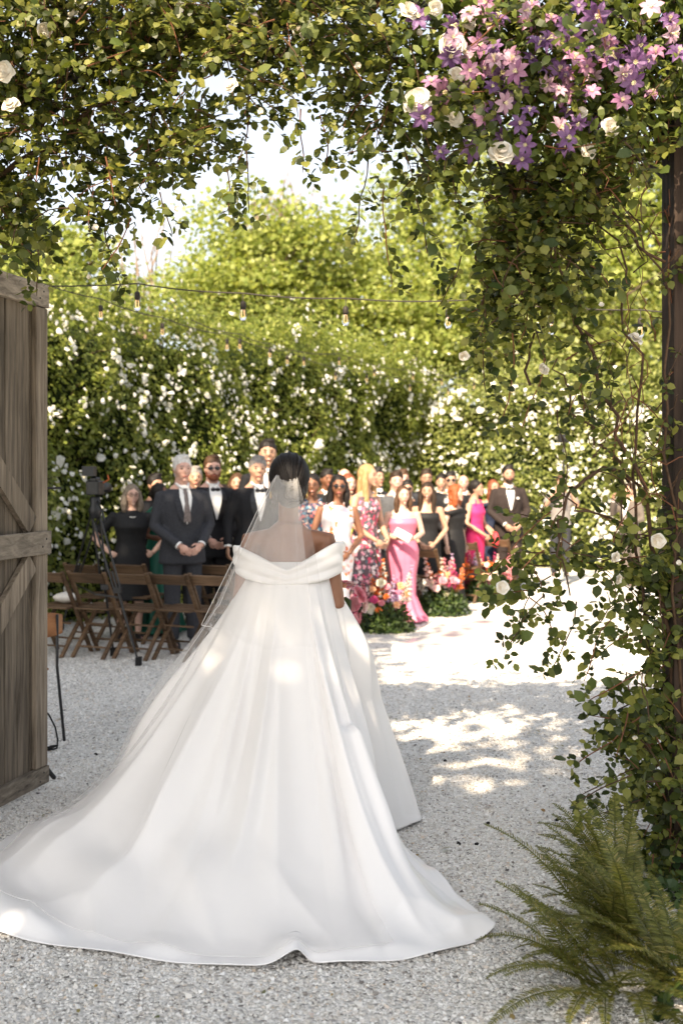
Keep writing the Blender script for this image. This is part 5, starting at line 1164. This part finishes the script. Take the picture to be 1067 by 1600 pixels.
# --- skirt with train: hem loop (world), waist angle
HEM = [(.386, 5.63, 10), (.30, 6.02, 45), (-.20, 6.22, 90), (-.72, 6.18, 128), (-1.15, 6.0, 152), (-1.42, 5.66, 170), (-1.60, 5.22, 186), (-1.62, 4.76, 200), (-1.46, 4.42, 213), (-1.265, 4.27, 222), (-.92, 4.11, 235), (-.635, 4.03, 247), (-.293, 3.954, 260), (-.206, 3.965, 265), (-.075, 3.99, 275), (.059, 4.0, 283), (.332, 4.08, 300), (.50, 4.20, 312), (.572, 4.27, 316), (.55, 4.36, 319.5), (.512, 4.50, 325), (.438, 4.74, 331), (.355, 5.05, 338), (.215, 5.39, 349)]
hem = np.array(HEM); ph = hem[:, 2]; A = np.concatenate([ph - 360, ph, ph + 360]); HX = np.tile(hem[:, 0], 3); HY = np.tile(hem[:, 1], 3)
def catmull(x, X, Yv):
    i = np.clip(np.searchsorted(X, x) - 1, 1, len(X) - 3); x0, x1 = X[i], X[i + 1]; t = (x - x0) / (x1 - x0)
    m0 = (Yv[i + 1] - Yv[i - 1]) / (X[i + 1] - X[i - 1]) * (x1 - x0); m1 = (Yv[i + 2] - Yv[i]) / (X[i + 2] - X[i]) * (x1 - x0)
    return (2 * t ** 3 - 3 * t ** 2 + 1) * Yv[i] + (t ** 3 - 2 * t ** 2 + t) * m0 + (-2 * t ** 3 + 3 * t ** 2) * Yv[i + 1] + (t ** 3 - t ** 2) * m1
ZW = 1.235
def sm(a, b_, x): t = np.clip((x - a) / (b_ - a), 0, 1); return t * t * (3 - 2 * t)
FOLDS = []
fr = np.random.default_rng(5)
for k in range(26): FOLDS.append((fr.uniform(0, 360), fr.uniform(2.2, 6), fr.uniform(.02, .045) * (1 if fr.random() < .6 else -1), fr.uniform(-14, 14), fr.uniform(.45, .95)))
FOLDS += [(338, 3.5, .05, -6, .75), (326, 4, -.035, -4, .8), (352, 3.5, -.05, -3, 1.0), (300, 6, .030, 8, .8), (283, 5, -.02, -8, .7), (262, 7, .03, 6, .7), (240, 6, .03, 10, .85), (225, 5, -.022, 6, .85), (206, 6, .03, 4, .8), (15, 4, .03, 0, 1), (358, 3, .035, 0, 1)]
def skirt_pt(phi, u, off=0.0):
    """phi in degrees, u 0..1 (arrays)"""
    phi = np.asarray(phi, float); u = np.asarray(u, float); a = np.radians(phi)
    wx = BX + .198 * np.cos(a); wy = BY - .005 + .135 * np.sin(a); hx = catmull(phi, A, HX); hy = catmull(phi, A, HY); R = np.hypot(hx - wx, hy - wy)
    k = 1.03 + 1.12 * np.maximum(0, R - .45) + 1.45 * sm(306, 318, phi % 360) * (1 - sm(346, 353, phi % 360)); x = wx + (hx - wx) * u; y = wy + (hy - wy) * u; z = .008 + (ZW - .008) * (1 - u) ** k
    # bell over the hips
    bell = .05 * np.sin(np.pi * np.clip(u / .5, 0, 1)) * np.clip(1.2 - R, 0, 1); x += np.cos(a) * bell; y += np.sin(a) * bell
    f = np.zeros_like(x)
    for (p0, w, am, dr, rch) in FOLDS:
        d_ = (phi - p0 - dr * (u - .4) + 180) % 360 - 180
        env = sm(.03, .35, u) * (1 - sm(rch * .8, rch + .1, u) * .8)
        f += 1.35 * am * env * (np.exp(-np.abs(d_ / w) ** 1.25) - .45 * np.exp(-np.abs((d_ - 1.5 * w) / (1.3 * w)) ** 2))
    # the box fold at the right hip
    d_ = (phi - 309 + 180) % 360 - 180; f += .050 * sm(.29, .31, u) * (1 - sm(.40, .78, u)) * sm(-14, -7, d_) * (1 - sm(11.5, 13, d_))
    d_ = (phi - 327 + 180) % 360 - 180; f += .035 * sm(.42, .44, u) * (1 - sm(.55, .85, u)) * sm(-7, -4, d_) * (1 - sm(5, 6.5, d_))
    nx = (hx - wx) / np.maximum(R, .01); ny = (hy - wy) / np.maximum(R, .01); steep = np.clip((1 - u) ** .6, .15, 1)
    x += nx * f * steep; y += ny * f * steep; z += np.maximum(f, -.02) * (1 - steep * .6) * sm(1.0, .93, u)
    # soft rumples on the train and the lifted lip of the hem
    rum = .022 * np.sin(x * 7.3 + 2.1 * np.sin(y * 4.1)) * np.sin(y * 6.1 + 1.3 * np.sin(x * 5.2)) + .012 * np.sin(x * 15 + y * 9)
    rg = np.array([1 - abs(noise.noise(Vector((a_ * 2.1 + b_ * .8, b_ * 1.5 - a_ * .5, 4.4)))) * 2.4 for a_, b_ in zip(x.ravel(), y.ravel())]).reshape(x.shape); rum = rum + .020 * np.maximum(rg, 0) ** 2.2
    z += np.maximum(rum * 1.2 + .010, 0) * sm(.45, .75, u) * (1 - sm(.93, 1.0, u))
    lip = np.exp(-(np.abs((phi - 268.5) / np.where(phi < 268.5, 5.0, 3.0)) ** 2.0)) * .055 + np.exp(-(((phi - 316) / 3.) ** 2)) * .03 + np.exp(-(((phi - 349) / 5.) ** 2)) * .03; z += lip * sm(.84, 1.0, u); y -= np.exp(-(((phi - 271) / 3.4) ** 2)) * -.03 * sm(.8, 1, u)
    z += .007 * (1 + np.sin(np.radians(phi) * 17)) * sm(.93, 1, u)
    z = np.maximum(z, .006) + off; x += nx * off * steep; y += ny * off * steep
    return np.stack([x, y, z], -1)
nP, nU = 480, 110
uu = (np.arange(nU + 1) / nU); uu = uu ** .9
PH, UU = np.meshgrid(np.arange(nP) * 360 / nP, uu, indexing='ij'); Vs = skirt_pt(PH.ravel(), UU.ravel()) - np.array(BO)
i, j = np.meshgrid(np.arange(nP), np.arange(nU), indexing='ij'); k0 = i * (nU + 1) + j; k1 = ((i + 1) % nP) * (nU + 1) + j
Q = np.stack([k0, k1, k1 + 1, k0 + 1], -1).reshape(-1, 4)
sk = link('skirt', np_mesh('skirt', Vs, [Q], True, [M['satin']]), bride); md = sk.modifiers.new('s', 'SOLIDIFY'); md.thickness = .002; md.offset = -1
# bodice under the band, band, sash
g_ = MB(); g_.loft([(0, 0, 1.16, .200, .135), (0, 0, 1.24, .190, .128), (0, 0, 1.30, .178, .122)], 32); g_.build('bodice', M['satin'], bride, True)
# folded off-the-shoulder band: sweeps over the upper arms, dips at the back
V = []; nb = 160; prof = [(.0, 0.0), (.012, .03), (.018, .12), (.013, .24), (.010, .30), (.018, .38), (.020, .52), (.013, .62), (.014, .70), (.020, .80), (.018, .93), (.010, 1.0), (-.004, .985), (-.010, .93)]
for ii in range(nb):
    a = 2 * math.pi * ii / nb; ca, sa = math.cos(a), math.sin(a); back = sa < 0
    rx, ry = .236, .142; e_ = .86; x = rx * math.copysign(abs(ca) ** e_, ca); y = -.010 + ry * math.copysign(abs(sa) ** e_, sa); ax = abs(x) / rx
    zt = (1.268 if back else 1.30) + (.118 if back else .08) * min(1, ax / .92) + (.010 if x > 0 else -.010) * ax; zb = 1.196 + .040 * ax ** 2
    for (o_, t_) in prof:
        oo = o_ + .004 * math.sin(a * 5 + t_ * 9) + (.012 * t_ * ax ** 3)
        V.append((x + ca * oo, y + sa * oo, zb + (zt - zb) * t_))
np_ = len(prof); Fq = [(ii * np_ + q, ((ii + 1) % nb) * np_ + q, ((ii + 1) % nb) * np_ + q + 1, ii * np_ + q + 1) for ii in range(nb) for q in range(np_ - 1)]
o = MB().add(V, Fq).build('shoulder_band', M['satin'], bride, True); md = o.modifiers.new('s', 'SOLIDIFY'); md.thickness = .004; md.offset = -1; o.modifiers.new('d', 'SUBSURF').render_levels = 1
g_ = MB(); g_.loft([(0, -.004, 1.205, .196, .138), (0, -.004, 1.215, .206, .147), (0, -.004, 1.235, .204, .146), (0, -.004, 1.246, .196, .138)], 40); g_.build('sash', M['satin'], bride, True)
for kk in range(6): MB().ell((0, -.158 - .002 * kk, 1.255 - .016 * kk), (.005, .004, .005), 8, 6).build('button', M['satin'], bride, True)
# veil
cmb = MB().tube([Vector((-.253 + .048 * t - BX, 5.335 - BY + .02 * t * t, 1.708 - .004 * t * t)) for t in (-1, -.5, 0, .5, 1)], .0065, 6); vb = cmb.build('veil_comb', M['gold'], bride, True)
def veil(name, pts_fn, nu, nv, mt, edge=True):
    V = []
    for i_ in range(nu + 1):
        for j_ in range(nv + 1): V.append(tuple(pts_fn(-1 + 2 * i_ / nu, j_ / nv) - np.array(BO)))
    Fq = [(a * (nv + 1) + b_, (a + 1) * (nv + 1) + b_, (a + 1) * (nv + 1) + b_ + 1, a * (nv + 1) + b_ + 1) for a in range(nu) for b_ in range(nv)]
    o = MB().add(V, Fq).build(name, mt, bride, True)
    if edge:
        rim = [V[b_] for b_ in range(nv + 1)] + ([V[a * (nv + 1) + nv] for a in range(1, nu + 1)] if name == 'long_veil' else [V[a * (nv + 1) + nv] for a in range(1, nu // 5)])
        MB().tube(rim, .0016, 4).build('veil_edge', M['tulle_edge'], o, True)
    return o
def short_tier(u, v):
    xl0, xr0 = -.253 - .047, -.253 + .047; xl1, xr1 = -.655, -.075
    spread = v ** .92; t = (u + 1) / 2
    zb = 1.015 + .02 * math.sin(t * 9) - .10 * t; z = 1.704 + (zb - 1.704) * v
    x = (xl0 + (xl1 - xl0) * spread) * (1 - t) + (xr0 + (xr1 - xr0) * min(1, spread * 1.25)) * t
    y = 5.335 - .10 * math.sin(min(1, v * 1.15) * math.pi / 2) - .035 * (1 - u * u) * math.sin(v * math.pi / 2) + .10 * max(0, -u) ** 2 * v - .13 * max(0, v - .55) / .45 * (1 - .5 * max(0, -u))
    amp = .018 * min(1, v * 3) ; f_ = amp * (math.sin(t * 27 + 1.1 * math.sin(v * 2)) + .5 * math.sin(t * 51 + 2)); return np.array([x + f_ * .5, y + f_, z])
tf = tulle('tulle_fine', .15); tn, tl_ = tf.node_tree.nodes, tf.node_tree.links      # gathered tight at the comb, thin where it spreads
tcn = tn.new('ShaderNodeTexCoord'); sx = tn.new('ShaderNodeSeparateXYZ'); mrn = tn.new('ShaderNodeMapRange'); mrn.inputs[1].default_value = .95; mrn.inputs[2].default_value = 1.6; mrn.inputs[3].default_value = .03; mrn.inputs[4].default_value = .22
tl_.new(tcn.outputs['Object'], sx.inputs[0]); tl_.new(sx.outputs[2], mrn.inputs[0])
for nd in tn:
    if nd.type == 'MIX_SHADER' and abs(nd.inputs[0].default_value - .15) < 1e-4: tl_.new(mrn.outputs[0], nd.inputs[0])
veil('veil', short_tier, 130, 40, tf)
_nu, _nv = 120, 90
_t, _v = np.meshgrid(np.linspace(0, 1, _nu + 1), np.linspace(0, 1, _nv + 1), indexing='ij'); _phi = 172 + 120 * _t; _vs, _us = .26, .10
_p1 = skirt_pt(_phi.ravel(), np.full(_phi.size, _us), .035).reshape(_nu + 1, _nv + 1, 3)
_st = np.stack([-.253 + .047 * (2 * _t - 1), np.full_like(_t, 5.337), np.full_like(_t, 1.702)], -1)
_q = np.clip(_v / _vs, 0, 1)[..., None]; _top = _st + (_p1 - _st) * _q; _f = .012 * _q[..., 0] * np.sin(_t * 31 + .7); _top[..., 1] += _f - .055 * np.sin(_q[..., 0] * np.pi); _top[..., 0] += .5 * _f
_q2 = np.clip((_v - _vs) / (1 - _vs), 0, 1); _low = skirt_pt(_phi.ravel(), (_us + (.93 - .05 * np.sin(_t * 6) - _us) * _q2).ravel(), (.035 - .018 * _q2).ravel()).reshape(_nu + 1, _nv + 1, 3); _low[..., 2] += np.abs(.010 * np.sin(_t * 31 + .7 + _q2) * (1 - _q2 * .6))
_LT = np.where((_v < _vs)[..., None], _top, _low)
veil('long_veil', lambda u, v: _LT[int(round((u + 1) / 2 * _nu)), int(round(v * _nv))], _nu, _nv, M['tulle'])

# bouquet held in front
def rose_of(mt): return rose_mesh('bloom', mt)
FL = {'peach': petalmat('petal_peach', [(.78, .40, .20), (.82, .52, .32)], .3), 'pink': petalmat('petal_pink', [(.72, .22, .28), (.80, .38, .42)], .3), 'blush': petalmat('petal_blush', [(.78, .50, .48), (.82, .66, .60)], .3), 'orange': petalmat('petal_orange', [(.80, .17, .03), (.82, .30, .08)], .3), 'cream': petalmat('petal_cream', [(.78, .70, .48), (.80, .76, .66)], .3), 'lilac': petalmat('petal_lilac', [(.45, .30, .48), (.60, .48, .62)], .3), 'magenta': petalmat('petal_magenta', [(.50, .04, .15), (.62, .10, .24)], .3), 'white': M['rose_white']}
BL = {k: rose_mesh('bloom', v_) for k, v_ in FL.items()}
def bloom(root, pos, r_, col, nrm=None, name='flower'):
    o = link(name, BL[col], root, pos); o.scale = (r_,) * 3; n_ = Vector(nrm) if nrm is not None else Vector((rng.normal(0, .5), -1, rng.uniform(-.1, .8))); o.rotation_mode = 'QUATERNION'; o.rotation_quaternion = n_.normalized().to_track_quat('Z', 'Y')
bq = empty('bouquet', (.02, 5.72, 1.0)); tag(bq, 'bouquet of coral and peach flowers at the bride’s right side', 'bouquet')
for k in range(18):
    d_ = Vector((rng.normal(), rng.normal(), rng.normal())).normalized(); bloom(bq, d_ * .095 + Vector((0, 0, .06)), rng.uniform(.035, .05), ['pink', 'peach', 'blush', 'pink'][k % 4], d_)
MB().tube([(0, -.02, -.12), (0, 0, .08)], [.02, .03], 8).build('stems', M['leaf_dark'], bq, True)

# ------------------------------------------------------------------ floor flower arrangements
def spike_mesh(col, L_):
    mb = MB(); r_ = random.Random(len(col) * 7 + int(L_ * 100)); n_ = int(L_ / .016)
    for k in range(n_):
        t = k / n_; a = k * 2.4; z = .35 * L_ + L_ * .65 * t; w = .034 * (1 - t * .75) * r_.uniform(.75, 1.25); c = Vector((math.cos(a) * w * .75, math.sin(a) * w * .75, z + r_.uniform(-.008, .008)))
        for e_ in range(3):
            q_ = Vector((math.cos(a + e_ * .8 - .8), math.sin(a + e_ * .8 - .8), r_.uniform(-.3, .8))).normalized(); x_ = q_.cross(Vector((0, 0, 1))).normalized() * w * .55; mb.add([c, c + q_ * w * .7 + x_, c + q_ * w * 1.1, c + q_ * w * .7 - x_], [(0, 1, 2, 3)])
        mb.ell(c, (w * .4 + .003,) * 3, 5, 4)
    return mb.mesh('spike_flower', FL[col], False)
SPK = {c: spike_mesh(c, .42) for c in ('white', 'orange', 'pink', 'lilac', 'blush', 'magenta')}
stem_me = MB().tube([(0, 0, -.12), (0, 0, .36)], .004, 4).mesh('stem', M['leaf_clem'])
def arrangement(px, py, label, seed, sc=1.0, nb=15):
    g0 = G(px, py) + Vector((0, .12, 0)); root = empty('flower_arrangement', g0); tag(root, label, 'flower arrangement', 'floor flowers along the aisle'); r_ = np.random.default_rng(seed)
    n_ = 2600; d_ = unit(r_.normal(size=(n_, 3))); d_[:, 2] = np.abs(d_[:, 2]); P = d_ * np.array([.27, .24, .27]) * r_.uniform(.55, 1.12, (n_, 1)) * sc; N = unit(d_ + r_.normal(0, .5, (n_, 3))); D = unit(np.cross(N, r_.normal(size=(n_, 3))) + d_ * .5)
    o = link('greenery', leaf4_mesh('greenery', P, D, N, r_.uniform(.035, .07, n_), M['leaf_dark'], .5), root); tag(o, kind='stuff')
    cols = ['peach', 'pink', 'blush', 'orange', 'peach', 'cream', 'magenta', 'pink', 'lilac', 'cream', 'peach', 'blush']
    for k in range(nb):
        a = r_.uniform(-2.9, .0); rr = r_.uniform(.05, .25); z = r_.uniform(.20, .48); p = Vector((rr * math.cos(a), rr * math.sin(a) * .9, z)) * sc
        bloom(root, p, r_.uniform(.030, .058) * sc, cols[(k + seed) % 12], (math.cos(a) * .6 + r_.normal(0, .2), -.8, .5))
    sp_c = ['white', 'orange', 'pink', 'white', 'lilac', 'orange', 'blush', 'magenta', 'white', 'pink', 'blush']
    for k in range(14):
        c_ = sp_c[(k + seed) % 11]; x = r_.normal(.02, .10) * sc; y = r_.normal(0, .07); o = link('spike_flower', SPK[c_], root, (x, y, .14 * sc)); lean = Vector((x * 1.3 + r_.normal(0, .12), y, 1)).normalized(); o.rotation_mode = 'QUATERNION'; o.rotation_quaternion = lean.to_track_quat('Z', 'Y'); s_ = r_.uniform(.85, 1.35) * sc; o.scale = (s_, s_, s_)
        link('stem', stem_me, o)
    return root
arrangement(600, 988, 'nearest floor arrangement with peach roses and tall spikes', 3, 1.12)
arrangement(692, 962, 'middle floor arrangement between pink and black gowns', 5, 1.1)
arrangement(762, 940, 'farthest floor arrangement below the hot pink dress', 8, 1.1)
arrangement(533, 1004, 'floor arrangement mostly hidden behind the bride’s skirt', 11, .62, 12)
